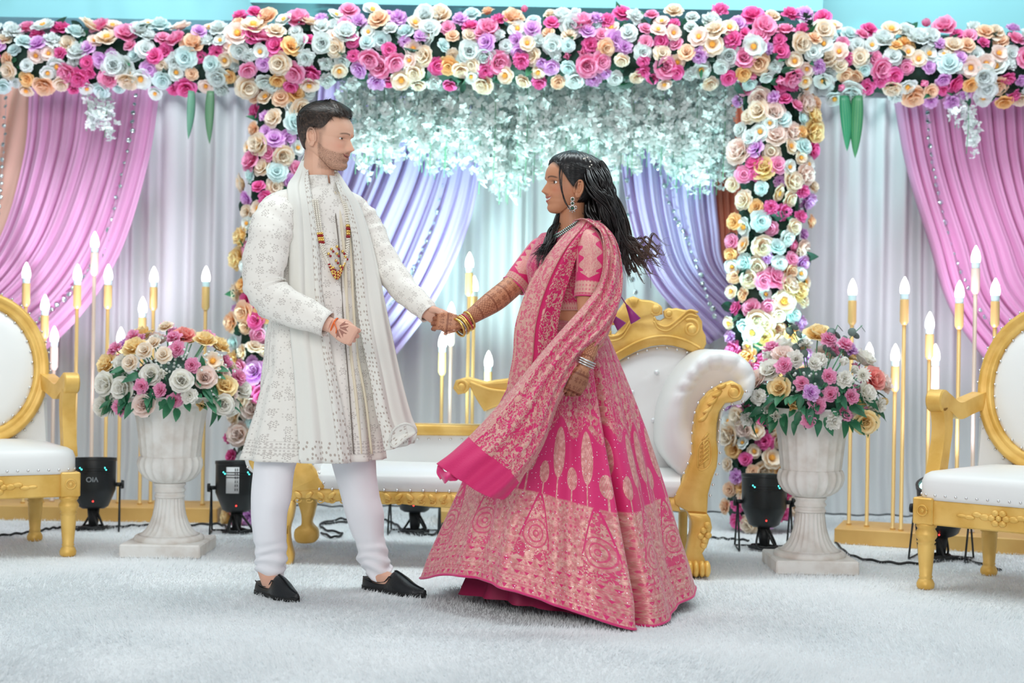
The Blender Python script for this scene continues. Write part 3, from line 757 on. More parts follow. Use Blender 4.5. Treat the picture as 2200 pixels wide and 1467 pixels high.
for px, py, Y, lab, pale in (
    (57, 563, 7.36, 'gold candle lamp on tall rod rising behind the man-side armchair back', 0), (97, 632, 7.40, 'shorter gold candle lamp just above the man-side armchair arm', 0),
    (117, 700, 7.44, 'short pale candle lamp beside the man-side armchair arm', 1), (167, 567, 7.34, 'gold candle lamp between the armchair arm and the tallest pale rod', 0),
    (204, 497, 7.40, 'tallest pale candle lamp in front of the pink lilac drape', 1), (233, 567, 7.33, 'gold candle lamp at the edge of the pink lilac drape above the urn bouquet', 0),
    (260, 702, 7.42, 'short gold candle lamp half hidden in the edge of the man-side bouquet', 0), (307, 637, 7.38, 'lower gold candle lamp straight above the man-side bouquet', 0),
    (331, 572, 7.44, 'slim gold candle lamp behind the middle of the man-side bouquet', 0), (372, 702, 7.46, 'gold candle lamp almost hidden by the man-side bouquet', 0),
    (443, 571, 7.40, 'gold candle lamp standing clear beside the rose column behind the man', 0),
    (1009, 541, 7.42, 'gold candle lamp with the higher bulb of the close pair above the joined hands', 0), (1019, 592, 7.50, 'gold candle lamp with the lower bulb of the close pair beside the joined hands', 0),
    (970, 648, 7.46, 'pale candle lamp directly behind the joined hands', 1), (951, 712, 7.52, 'short candle lamp hidden behind the bangled wrist', 0), (1050, 753, 7.40, 'short gold candle lamp above the scrolled low end of the sofa back', 0),
    (1832, 598, 7.00, 'gold candle lamp rising behind the woman-side bouquet', 0), (1868, 735, 6.94, 'gold candle lamp hidden behind the woman-side bouquet', 0),
    (1924, 738, 6.84, 'short gold candle lamp just beside the woman-side bouquet', 0), (1944, 594, 6.80, 'tall gold candle lamp between the woman-side bouquet and the armchair', 0),
    (1998, 669, 6.86, 'mid-height gold candle lamp above the woman-side armchair arm scroll', 0), (2010, 738, 6.92, 'short pale candle lamp above the woman-side armchair arm', 1),
    (2062, 602, 6.72, 'gold candle lamp at the edge of the magenta drape', 0), (2097, 527, 6.76, 'tallest pale candle lamp before the magenta drape', 1), (2139, 597, 6.66, 'gold candle lamp rising behind the woman-side armchair back', 0)):
    candle(px, py, Y, lab, bool(pale))

# ------------------------------------------------------------------ urns with bouquets
def urn(px, py, label):
    x, y = fl(px, py); t = thing('urn', label, 'urn', (x, y+.17, 0), 0, 'stone urns')
    MB().box((0, 0, .0275), (.345, .345, .055), bev=.006).build('base_plinth', M_stone, t, smooth=False)
    MB().lathe([(.15, .055), (.152, .062), (.147, .072), (.138, .077)], 48).build('foot_ring', M_stone, t, sharp=50)
    pr = [(.138, .075), (.118, .084), (.100, .10), (.084, .125), (.073, .155), (.066, .19), (.062, .225), (.061, .23)]
    MB().lathe(pr, 120, flutes=lambda k: (24, .006 if 0 < k < len(pr)-1 else 0)).build('stem', M_stone, t)
    MB().lathe([(.061, .228), (.066, .232), (.066, .238), (.061, .242), (.061, .25), (.067, .255), (.067, .262), (.061, .268), (.061, .275), (.068, .281), (.068, .288), (.06, .292)], 48).build('collar', M_stone, t, sharp=50)
    pb = [(.060, .29), (.085, .295), (.115, .312), (.136, .338), (.144, .362), (.143, .382), (.136, .396), (.128, .400)]
    MB().lathe(pb, 144, flutes=lambda k: (20, .010 if 1 <= k < len(pb)-1 else 0)).build('bowl', M_stone, t)
    pv = [(.126, .398), (.130, .41), (.136, .46), (.145, .53), (.158, .59), (.170, .612)]
    MB().lathe(pv, 160, flutes=lambda k: (20, .005 if 0 < k < len(pv)-1 else 0), cap=False).build('vase_wall', M_stone, t)
    MB().lathe([(.165, .61), (.195, .618), (.203, .628), (.203, .640), (.195, .646), (.172, .646), (.165, .60), (.001, .60)], 64).build('rim', M_stone, t, sharp=40)
    t.scale = (1, 1, 1.065); return t, (x, y+.17)
def bouquet(cx, cy, label, pal, seed, w=.31, h=.31, euc=False):
    rnd.seed(seed); r = np.random.RandomState(seed); t = thing('bouquet', label, 'bouquet', (cx, cy, .672), 0, 'urn bouquets')
    MB().sphere((0, 0, .07), (.17, .17, .12), 16, 10).build('moss_ball', M_leafd, t)
    pts_ = []; tr = 0
    while len(pts_) < 64 and tr < 4000:
        tr += 1; u = r.rand()*2*PI; el = math.asin(-.32+1.32*r.rand())
        d = np.array((math.cos(el)*math.cos(u), math.cos(el)*math.sin(u), math.sin(el)))
        if d[1] > .55: continue
        p = d*np.array((w*.82, .24, h*.80))*r.uniform(.86, 1.1) + np.array((0, 0, .05))
        if any(np.linalg.norm(p-q[0]) < .068 for q in pts_): continue
        pts_.append((p, d))
    for p, d in pts_:
        k, col = pick(pal); o = link(k, flower_mesh(k, col), t); o.location = p
        s = {'peony': .92, 'carnation': .72, 'rose': .74, 'open_flower': .84, 'mum': .74, 'bud': .9}[k]
        orient(o, d*np.array((.75, 1.3, .8)) + np.array((0, -.4, .12)) + r.randn(3)*.22, r.rand()*6); o.scale = [s*r.uniform(.9, 1.12)]*3
        st = MB().tube([p*.98, p*.4+np.array((0, 0, .01))], .0028, 5).build('stem', M_stem, t)
    for k in range(190):
        u = r.rand()*2*PI; el = -.28+.85*r.rand(); d = np.array((math.cos(el)*math.cos(u), math.cos(el)*math.sin(u), math.sin(el)))
        p = d*np.array((w*.78, .23, h*.70)) + np.array((0, 0, .03)); o = link('leaf', rnd.choice(ME_leaf), t); o.location = p
        nr = d*.5 + np.array((0, -.3, .7)) + r.randn(3)*.35; q = Vector(nr).to_track_quat('Z', 'Y')
        # leaf points outward
        out = Vector(d + np.array((0, 0, -.35))).normalized(); z = Vector(nr).normalized(); yv = (out - z*out.dot(z)).normalized(); xv = yv.cross(z)
        o.rotation_mode = 'QUATERNION'; o.rotation_quaternion = Matrix((xv, yv, z)).transposed().to_quaternion(); s = r.uniform(.5, .95); o.scale = (s, s, s)
    g = MB()  # tiny filler blossoms
    for c0 in range(5):
        u = r.uniform(-2.9, -.2); d = np.array((math.cos(u)*.9, math.sin(u)*.7, .35+.4*r.rand())); c = d*np.array((w*.8, .24, h*.8))
        for k in range(22): g.sphere(c + r.randn(3)*np.array((.03, .02, .035)), .006, 6, 4)
    g.build('filler_blossom', PM['white'], t)['kind'] = 'stuff'
    if euc:
        mE = mat('eucalyptus', srgb(110, 128, 122), .55)
        for (dx, a) in ((-.05, -.35), (.06, .2), (.11, .5)):
            s = MB(); path = spl([(dx, -.02, .2), (dx+.06*a, -.03, .30), (dx+.18*a, -.04, .37)], 10); s.tube(path, .002, 5).build('stem', M_stem, t)
            for k in range(7):
                q = path[2+k]; lf = MB(); lf.lathe([(.001, 0), (.018, .001), (.019, .002), (.001, .003)], 10); o = lf.build('round_leaf', mE, t)
                o.location = q + np.array((.015*(-1)**k, -.005, 0)); o.rotation_euler = (r.uniform(.6, 1.6), r.uniform(-.6, .6), r.rand()*3)
    return t
PAL_B = [('peony', 'yellow', 6), ('carnation', 'pink', 13), ('peony', 'warmwhite', 5), ('carnation', 'warmwhite', 5), ('rose', 'cream', 3), ('peony', 'palepink', 4), ('peony', 'coral', 2), ('open_flower', 'cream', 3), ('mum', 'warmwhite', 2), ('carnation', 'lilac', 2), ('bud', 'yellow', 2), ('bud', 'warmwhite', 2)]
_, c = urn(342, 1200, 'fluted white stone urn on a square base beside the man-side armchair')
bouquet(*c, 'bouquet of pink carnations, cream peonies and a coral peony in the man-side urn', PAL_B, 61, w=.335)
_, c = urn(1757, 1236, 'fluted white stone urn on a square base beside the sofa arm')
bouquet(*c, 'bouquet of pink and cream peonies with grey eucalyptus in the woman-side urn', PAL_B, 62, w=.33, euc=True)

# ------------------------------------------------------------------ oval-back armchairs
def nails(mb, pts, r=.006, every=.042):
    P = np.asarray(pts, float); s = np.concatenate([[0], np.cumsum(np.linalg.norm(np.diff(P, axis=0), axis=1))])
    for q in np.arange(every/2, s[-1], every):
        mb.sphere([np.interp(q, s, P[:, k]) for k in range(3)], r, 8, 5)
def turned_leg(h=.25, f=1.0):
    return [(f*r, z*h/.25) for r, z in ((.001, 0), (.026, .0), (.034, .008), (.035, .022), (.028, .036), (.023, .042), (.027, .047), (.024, .053), (.030, .12), (.033, .165), (.031, .172), (.038, .178), (.032, .184), (.042, .198), (.043, .212), (.033, .228), (.040, .236), (.040, .25), (.001, .25))]
def armchair():
    t = thing('oval_back_armchair', 'x y z w', 'chair')
    for sx in (-1, 1):
        o = MB().lathe(turned_leg(.262), 24).build('leg', M_gold, t); o.location = (sx*.30, -.27, 0)
        o = MB().lathe(turned_leg(.262), 24).build('leg', M_gold, t); o.location = (sx*.25, .25, 0)
    a = MB(); a.box((0, -.272, .307), (.53, .05, .10), bev=.006)
    for sx in (-1, 1): a.box((sx*.285, 0, .307), (.05, .48, .10), rz=sx*.09, bev=.006)
    a.box((0, .25, .307), (.5, .05, .10), bev=.006)
    ap = a.build('apron', M_gold, t, smooth=False)
    cv = MB()
    for k in range(6):
        an = k*PI/3; cv.sphere((.028*math.cos(an), -.30, .307+.022*math.sin(an)), (.016, .008, .013), 10, 6)
    cv.sphere((0, -.302, .307), (.012, .01, .012), 10, 6)
    for sx in (-1, 1):
        for k in range(4): cv.sphere((sx*(.055+.03*k), -.298, .307+.008*math.sin(k*2)), (.022, .006, .013-.002*k), 10, 6)
    cv.build('carved_flower', M_gold, ap)
    for sx in (-1, 1):
        bk = MB(); bk.box((sx*.30, -.27, .31), (.082, .082, .105), bev=.005); bo = bk.build('corner_block', M_gold, t, smooth=False)
        rs = MB(); rs.tube([(sx*.30 + .02*math.cos(q), -.313, .313+.02*math.sin(q)) for q in np.linspace(0, 2*PI, 20)], .004, 6); rs.sphere((sx*.30, -.312, .313), (.01, .005, .01), 10, 6); rs.build('rosette', M_gold, bo)
    # seat cushion
    n = 28; prof = [(.0, .355), (1.0, .355), (1.012, .37), (1.012, .425), (.985, .45), (.93, .462), (.7, .474), (.35, .482), (.0, .484)]
    G = np.zeros((len(prof), 48, 3))
    for j in range(48):
        th = j/48*2*PI; c_, s_ = math.cos(th), math.sin(th); e = .22
        x = math.copysign(abs(c_)**e, c_)*.335; y = math.copysign(abs(s_)**e, s_)*.30
        x *= (1 - .12*(y+.3)/.6)
        for i, (f, z) in enumerate(prof): G[i, j] = (x*f, y*f, z)
    MB().grid(G, cv=True).build('seat_cushion', M_leather, t)
    nl = MB(); ring = G[2] + np.array((0, 0, .004)); nails(nl, np.vstack([ring, ring[:1]]), .006); nl.build('nail_heads', M_chrome, t)['kind'] = 'stuff'
    # oval back: moulded gold frame, padded centre; leaning
    Mb = Matrix.Translation((0, .245, .79)) @ Matrix.Rotation(-.14, 4, 'X')
    th = np.arange(64)/64*2*PI; sec = [(-.005, -.02), (.0, -.036), (.012, -.045), (.022, -.038), (.030, -.040), (.042, -.05), (.056, -.046), (.064, -.03), (.066, .0), (.06, .022), (.0, .022)]
    G = np.zeros((64, len(sec), 3))
    for i, a_ in enumerate(th):
        for j, (d, y) in enumerate(sec): G[i, j] = ((.232+d)*math.cos(a_), y, (.285+d)*math.sin(a_))
    fr = MB().grid(G, cu=True, cv=True).build('back_frame', M_gold, t); fr.matrix_local = Mb
    pad = MB(); G = np.zeros((7, 64, 3))
    for k, (f, y) in enumerate(((1.02, .0), (1.0, -.022), (.93, -.036), (.75, -.048), (.5, -.056), (.25, -.06), (.001, -.061))):
        G[k] = np.stack([.232*f*np.cos(th), np.full(64, y), .285*f*np.sin(th)], -1)
    po = pad.grid(G, cv=True).build('back_cushion', M_leather, t); po.matrix_local = Mb
    nl = MB()
    for rr in (.222, .305): nails(nl, [(rr*math.cos(q), -.034 if rr < .25 else -.012, (rr+.053)*math.sin(q)) for q in np.linspace(0, 2*PI, 80)], .006, .05)
    o = nl.build('nail_heads', M_chrome, t); o['kind'] = 'stuff'; o.matrix_local = Mb
    # white upholstered lower back between seat and oval
    lb = MB(); poly = [(-.30, .36), (.30, .36), (.29, .66), (.2, .70), (-.2, .70), (-.29, .66)]
    lb.prism(poly, .10, M=Matrix.Translation((0, .255, 0)), bev=.02).build('lower_back', M_leather, t, smooth=True, sharp=40)
    # arms
    for sx in (-1, 1):
        path = spl([(sx*.285, .20, .735), (sx*.30, .11, .715), (sx*.315, .02, .695), (sx*.325, -.05, .725), (sx*.33, -.10, .748)], 24)
        ar = MB(); G = np.zeros((24, 4, 3))
        for i, p in enumerate(path):
            h = .034; w = .030
            G[i] = [p+np.array((-w, 0, -h)), p+np.array((w, 0, -h)), p+np.array((w, 0, h)), p+np.array((-w, 0, h))]
        ar.grid(G, cv=True, capa=True, capb=True)
        q = np.linspace(0, 2*PI, 20, endpoint=False); ar.prism([(-.115+.046*math.cos(a_), .738+.046*math.sin(a_)) for a_ in q], .066, M=Matrix.Translation((sx*.33, 0, 0)) @ Matrix.Rotation(PI/2, 4, 'Z'), bev=.006)
        ao = ar.build('armrest', M_gold, t, sharp=40)
        ps = spl([(sx*.325, -.085, .71), (sx*.325, -.075, .62), (sx*.325, -.10, .52), (sx*.325, -.135, .42)], 16); G = np.zeros((16, 4, 3))
        for i, p in enumerate(ps):
            w = .028; d = .036+.008*abs(i-8)/8; G[i] = [p+np.array((-w, -d, 0)), p+np.array((w, -d, 0)), p+np.array((w, d, 0)), p+np.array((-w, d, 0))]
        MB().grid(G, cv=True, capa=True, capb=True).build('arm_post', M_gold, t, sharp=40)
    return t
ch = armchair(); ch2 = copy_tree(ch)
def place_chair(o, px, py, lx, rz, label):
    x, y = fl(px, py); c_, s_ = math.cos(rz), math.sin(rz); ly = -.27
    o.location = (x-(lx*c_-ly*s_), y+.03-(lx*s_+ly*c_), 0); o.rotation_euler = (0, 0, rz); tag(o, label, 'chair', 'gold oval-back armchairs')
place_chair(ch, 141, 1197, .30, math.radians(28), 'gold oval-back armchair with white padding beside the urn with the coral peony')
place_chair(ch2, 1993, 1268, -.30, math.radians(-40), 'gold oval-back armchair with white padding beside the urn with eucalyptus')

# ------------------------------------------------------------------ carved gold and white chaise sofa
def Yf(px): return 5.97 - .17*(px-620)/880
def S(px, py, d=0.0): return W(px, py, Yf(px)+d)
so_loc = np.array((S(1100, 1225)[0], Yf(1100)+.3, 0))
sofa = thing('chaise_sofa', 'white chaise sofa with carved gold crest, scrolled arm and claw foot behind the couple', 'sofa', so_loc)
def slab(name, px_pts, d, thick, m, bev=.008, parent=None, smooth_n=None, Yfix=None):
    """traced outline standing at depth d behind the front plane, with its own thickness"""
    pts = np.array(px_pts, float)
    if smooth_n: pts = spl(pts, smooth_n, closed=True)
    P = np.array([S(x, y, d) if Yfix is None else W(x, y, Yfix) for x, y in pts]) - so_loc
    n = len(P); p2 = P[:, [0, 2]]; a2 = np.sum(p2[:, 0]*np.roll(p2[:, 1], -1)-np.roll(p2[:, 0], -1)*p2[:, 1])
    if a2 < 0: P = P[::-1]
    p2 = P[:, [0, 2]]; e = np.roll(p2, -1, 0)-np.roll(p2, 1, 0); e /= np.maximum(np.linalg.norm(e, axis=1), 1e-9)[:, None]; inn = np.stack([-e[:, 1], np.zeros(n), e[:, 0]], -1)
    L = [(0, bev), (bev*.4, bev*.4), (bev, 0), (thick-bev, 0), (thick, bev)]
    G = np.stack([P+inn*i+np.array((0, y, 0)) for y, i in L])
    return MB().grid(G, cv=True, capa=True, capb=True).build(name, m, parent or sofa, sharp=50)
def puff(name, px_pts, d, thick, bulge, m, n=72, parent=None, rings=9):
    pts = spl(px_pts, n, closed=True); P = np.array([S(x, y, d) for x, y in pts]) - so_loc; c = P.mean(0)
    G = [P + np.array((0, thick, 0)), P]
    for k in range(1, rings+1):
        f = 1-k/rings; e = 1-(1-math.sin((1-f)*PI/2)); G.append(c + (P-c)*max(f, .002) + np.array((0, -bulge*math.sin((1-f)*PI/2)**.7, 0)))
    return MB().grid(np.stack(G), cv=True, capa=True).build(name, m, parent or sofa)
apr = [(623, 1042), (692, 1049), (732, 1051), (830, 1056), (1034, 1058), (1200, 1063), (1413, 1070), (1455, 1069), (1463, 1100), (1420, 1096), (1330, 1100), (1250, 1104), (1180, 1095), (1120, 1100), (1060, 1092), (1012, 1098), (1001, 1108), (980, 1108), (968, 1092), (920, 1089), (860, 1083), (824, 1084), (780, 1078), (731, 1077), (704, 1081), (668, 1071), (638, 1072), (623, 1081)]
apo = slab('apron', apr, 0, .06, M_gold, .01)
cv = MB()
for k, x in enumerate(np.arange(640, 1440, 24)):
    p = S(x, 1063+(x-640)*.022, -.004)-so_loc
    cv.sphere(p, (.020, .008, .011), 10, 6, M=Matrix.Rotation(.7*(-1)**k, 4, 'Y'))
    q = [S(x+8*math.cos(a_)*(1-a_/8), 1074+(x-640)*.02+6*math.sin(a_)*(1-a_/8), -.005)-so_loc for a_ in np.linspace(0, 6, 14)]; cv.tube(q, .003, 5)
cv.build('carved_leaves', M_gold, apo)
# seat
def S2(px, py, d): return S(px, py, d)-so_loc
n = 40; xs = np.linspace(668, 1462, n); G = []
for (py, d, dz) in ((1054, .012, 0), (1040, .0, 0), (1024, .002, 0), (1014, .02, 0)):
    G.append(np.array([S2(x, py + (x-668)*.018, d) for x in xs]))
zt = G[-1][:, 2].mean()
for d, dz in ((.10, .014), (.25, .02), (.4, .016), (.52, .0)):
    row = np.array([S2(x, 1000, d) for x in xs]); row[:, 2] = zt+dz; G.append(row)
G = np.stack(G); G[:, 0, 2] -= .0; MB().grid(G, flip=True).build('seat_cushion', M_leather, sofa)
nl = MB(); nails(nl, [S2(x, 1050+(x-668)*.018, -.002) for x in np.linspace(672, 1460, 60)], .0065, .055)
# low back along the left side and its rail
slab('low_back', [(560, 925), (1130, 930), (1130, 1030), (560, 1022)], .52, .09, M_leather, .02)
slab('back_rail', [(545, 905), (700, 908), (900, 911), (1130, 915), (1130, 938), (900, 935), (700, 932), (545, 928)], .505, .115, M_gold, .012)
nails(nl, [S2(x, 941+(x-560)*.006, .515) for x in np.linspace(560, 1130, 50)], .006, .05)
# left low arm
slab('left_arm_padding', [(700, 1040), (690, 1015), (672, 985), (640, 962), (600, 946), (560, 940), (533, 955), (524, 985), (533, 1010), (556, 1022), (590, 1020), (606, 1036)], .03, .48, M_leather, .02, smooth_n=60)
slab('left_arm_front', [(694, 1050), (684, 1024), (672, 1004), (650, 978), (612, 958), (570, 953), (543, 964), (533, 988), (543, 1010), (562, 1016), (588, 1010), (608, 1026), (622, 1046), (626, 1058)], -.005, .06, M_gold, .01, smooth_n=56)
nails(nl, [S2(x, y, -.002) for x, y in spl([(699, 1048), (688, 1020), (675, 1000), (652, 972), (612, 951), (568, 946), (538, 958), (527, 988), (538, 1014)], 60)], .006, .045)
# high back panel, crest, buttons
hb = [(1046, 880), (1100, 868), (1180, 848), (1250, 818), (1320, 782), (1374, 754), (1424, 743), (1473, 752), (1500, 768), (1506, 880), (1500, 1000), (1300, 1010), (1060, 1000)]
hp = puff('high_back_pad', hb, .50, .09, .035, M_leather, n=90)
crest = [(1040, 884), (1023, 857), (1010, 832), (1001, 844), (984, 848), (973, 834), (979, 817), (1005, 809), (1045, 820), (1066, 816), (1100, 812), (1150, 792), (1200, 766), (1245, 738), (1275, 716), (1292, 711), (1300, 704), (1309, 701), (1314, 706), (1311, 716), (1322, 718), (1333, 706), (1328, 698), (1314, 698), (1310, 689), (1317, 674), (1330, 666), (1340, 652), (1348, 641), (1361, 636), (1378, 643), (1399, 645), (1414, 651), (1423, 663), (1424, 675), (1406, 679), (1408, 686), (1420, 688), (1430, 682), (1427, 668), (1437, 661), (1445, 663), (1453, 661), (1469, 665), (1489, 667), (1500, 676), (1509, 690), (1510, 708), (1517, 721), (1518, 738), (1513, 750), (1496, 762), (1473, 750), (1448, 743), (1424, 741), (1399, 744), (1374, 752), (1348, 765), (1320, 781), (1250, 817), (1180, 846), (1100, 866), (1060, 876)]
cr = slab('carved_crest', crest, .47, .075, M_gold, .010)
cs = MB()
def scroll(mb, cx, cy, r0, turns, sgn, d, rt=.0075, a0=0):
    q = [S2(cx + (r0*(1-.75*k/60))*math.cos(a0+sgn*turns*2*PI*k/60), cy + (r0*(1-.75*k/60))*math.sin(a0+sgn*turns*2*PI*k/60), d) for k in range(61)]
    mb.tube(q, np.linspace(rt, rt*1.2, 61), 7)
scroll(cs, 1485, 705, 20, 1.4, 1, .472, .008, -2.2); cs.sphere(S2(1487, 708, .47), (.022, .018, .022), 14, 8)
scroll(cs, 1410, 664, 13, 1.2, -1, .472, .007, 2.5); cs.sphere(S2(1410, 664, .472), (.02, .014, .02), 14, 8)
scroll(cs, 1437, 673, 10, 1.1, 1, .472, .006, 1); cs.sphere(S2(1437, 673, .472), (.014, .012, .014), 12, 8)
scroll(cs, 1303, 711, 9, 1.1, 1, .472, .006, 0); scroll(cs, 991, 829, 15, 1.3, -1, .472, .007, 1.2); cs.sphere(S2(991, 830, .472), (.016, .012, .016), 12, 8)
for a_ in np.linspace(-1.9, -1.2, 6): cs.tube([S2(1361+6*math.cos(a_), 664+6*math.sin(a_), .47), S2(1361+24*math.cos(a_), 664+24*math.sin(a_), .47)], [.004, .008], 7)
for off in (0, 9): cs.tube([S2(x, y-off, .47) for x, y in spl([(1405, 690), (1415, 706), (1435, 710), (1460, 692), (1480, 676), (1500, 680)], 30)], .0055, 6)
for off in (0, 9): cs.tube([S2(x, y-off, .47) for x, y in spl([(1296, 722), (1312, 732), (1335, 726), (1350, 705), (1358, 690)], 24)], .0055, 6)
cs.tube([S2(x, y-20, .468) for x, y in spl([(1320, 782), (1374, 753), (1424, 742), (1473, 751), (1505, 768)], 40)], .006, 6)
cs.tube([S2(x, y, .468) for x, y in spl([(1010, 822), (1060, 838), (1120, 838), (1200, 806), (1290, 758)], 40)], .007, 6)
cs.build('carved_scrolls', M_gold, cr)
nails(nl, [S2(x, y+5, .478) for x, y in spl([(1100, 866), (1180, 846), (1250, 817), (1320, 781), (1374, 753), (1424, 742), (1473, 751), (1496, 763)], 60)], .006, .045)
nl.build('nail_heads', M_chrome, sofa)['kind'] = 'stuff'
M_btn = mat('crystal_button', srgb(225, 228, 230), .08, .3)
for x, y in ((1411, 800), (1358, 843), (1404, 903), (1300, 880), (1340, 950), (1240, 900)):
    b = MB(); b.lathe([(.001, .006), (.008, .006), (.012, 0), (.008, -.006), (.001, -.008)], 8); o = b.build('tuft_button', M_btn, hp); o.location = S2(x, y, .468); o.rotation_euler = (PI/2, 0, 0)
# right rolled arm
arm_out = [(1426, 947), (1430, 890), (1447, 838), (1478, 790), (1512, 759), (1548, 751), (1585, 758), (1613, 780), (1626, 808), (1622, 842), (1598, 868), (1566, 874), (1552, 900), (1548, 960), (1540, 1010), (1526, 1050), (1500, 1062), (1478, 1040), (1452, 1008), (1432, 978)]
pts = spl(arm_out, 120, closed=True); P = np.array([S2(x, y, .05) for x, y in pts]); cc = np.array(S2(1535, 840, .05))
rows = []
ang = np.arctan2(P[:, 2]-cc[2], P[:, 0]-cc[0]); groove = np.abs(np.sin(ang*7))**.35
up = np.clip((P[:, 2]-S2(1535, 900, .05)[2])/.12, 0, 1)
for k, (f, y) in enumerate(((1, .50), (1, .06), (.985, .025), (.94, .0), (.86, -.014), (.74, -.016), (.6, -.004), (.5, .02))):
    g = (1-groove)*.018*up*(1 if 2 <= k <= 6 else .2)
    rows.append(cc + (P-cc)*f + np.stack([np.zeros(120), y+g, np.zeros(120)], -1))
MB().grid(np.stack(rows), cv=True, capa=True, capb=True).build('rolled_arm', M_leather, sofa)
facade = [(1449, 1071), (1469, 1029), (1479, 1006), (1489, 976), (1490, 937), (1497, 888), (1508, 862), (1525, 842), (1551, 826), (1574, 818), (1593, 828), (1600, 842), (1593, 859), (1574, 865), (1559, 866), (1546, 885), (1541, 911), (1540, 944), (1544, 970), (1541, 1003), (1531, 1029), (1522, 1062), (1520, 1104), (1479, 1101), (1472, 1096), (1451, 1084)]
fa = slab('arm_front', facade, -.02, .09, M_gold, .012)
fc = MB(); scroll(fc, 1577, 842, 17, 1.3, 1, -.024, .006, -2); fc.sphere(S2(1577, 843, -.022), (.022, .014, .022), 14, 8)
for k in range(5): fc.tube([S2(x, y, -.022) for x, y in spl([(1500+10*k, 905-18*k), (1512+10*k, 898-17*k), (1524+9*k, 880-14*k)], 10)], [.004, .006, .008, .009, .009, .009, .008, .007, .005, .003], 7)
for k in range(7): fc.tube([S2(1502+1*k, 1000-9*k, -.021), S2(1522, 984-9*k, -.022)], [.003, .005], 6)
fc.tube([S2(x, y, -.021) for x, y in spl([(1500, 1005), (1500, 965), (1512, 946), (1526, 950), (1528, 990), (1514, 1008)], 40, closed=True)], .0035, 6)
fc.tube([S2(1512, 946, -.022), S2(1513, 1004, -.022)], .003, 6)
fc.build('carved_acanthus', M_gold, fa)['kind'] = 'stuff'
nl2 = MB()
nails(nl2, [S2(x-4, y-3, -.012) for x, y in spl(facade[1:10], 60)], .006, .042); nails(nl2, [S2(x+4, y+3, -.012) for x, y in spl(facade[10:22], 60)], .006, .045)
nl2.build('nail_heads', M_chrome, sofa)['kind'] = 'stuff'
# legs
rl = slab('leg', [(1479, 1101), (1487, 1122), (1486, 1145), (1480, 1173), (1474, 1202), (1473, 1226), (1480, 1240), (1521, 1240), (1525, 1222), (1515, 1202), (1510, 1190), (1522, 1170), (1531, 1134), (1527, 1114), (1520, 1103)], -.03, .11, M_gold, .016)
tb = MB()
for x in (1482, 1495, 1508, 1519): tb.sphere(S2(x, 1222, -.035), (.015, .035, .034), 12, 8)
tb.build('claw_toes', M_gold, rl)
cf = MB()
for x, y in ((1512, 1140), (1520, 1128), (1506, 1152), (1514, 1160), (1522, 1150), (1512, 1172)): cf.sphere(S2(x, y, -.034), (.014, .008, .013), 10, 6)
cf.build('carved_flower', M_gold, rl)
slab('leg', [(613, 1080), (631, 1078), (629, 1107), (621, 1137), (623, 1169), (629, 1193), (625, 1214), (615, 1214), (611, 1186), (614, 1141), (611, 1105)], -.01, .07, M_gold, .008, smooth_n=40)
slab('leg', [(640, 1072), (676, 1074), (673, 1105), (668, 1125), (680, 1140), (681, 1158), (670, 1167), (640, 1167), (631, 1155), (633, 1138), (646, 1128), (646, 1105)], .42, .08, M_gold, .012, smooth_n=48)
slab('leg', [(1461, 1098), (1478, 1098), (1477, 1150), (1475, 1196), (1461, 1196), (1460, 1150)], .45, .07, M_gold, .01)

# ------------------------------------------------------------------ people: shared tools
def remesh(mb, voxel, it=4, fac=.5):
    me = mb.data('tmp', [], True); o = bpy.data.objects.new('tmp', me); C.objects.link(o)
    m = o.modifiers.new('r', 'REMESH'); m.mode = 'VOXEL'; m.voxel_size = voxel; m.use_smooth_shade = True
    if it: s = o.modifiers.new('s', 'SMOOTH'); s.factor = fac; s.iterations = it
    dg = bpy.context.evaluated_depsgraph_get(); e = bpy.data.meshes.new_from_object(o.evaluated_get(dg))
    n = len(e.vertices); V = np.zeros(n*3, np.float32); e.vertices.foreach_get('co', V)
    F = [tuple(p.vertices) for p in e.polygons]
    bpy.data.objects.remove(o); bpy.data.meshes.remove(me); bpy.data.meshes.remove(e)
    return V.reshape(-1, 3).astype(float), F
def colour_mesh(name, V, F, cols, material, parent):
    mb = MB(); mb.add(V, F); o = mb.build(name, material, parent)
    ca = o.data.color_attributes.new('Col', 'FLOAT_COLOR', 'POINT')
    ca.data.foreach_set('color', np.concatenate([cols, np.ones((len(cols), 1))], 1).astype(np.float32).ravel())
    return o
g2 = lambda d, s: np.exp(-(d/s)**2)
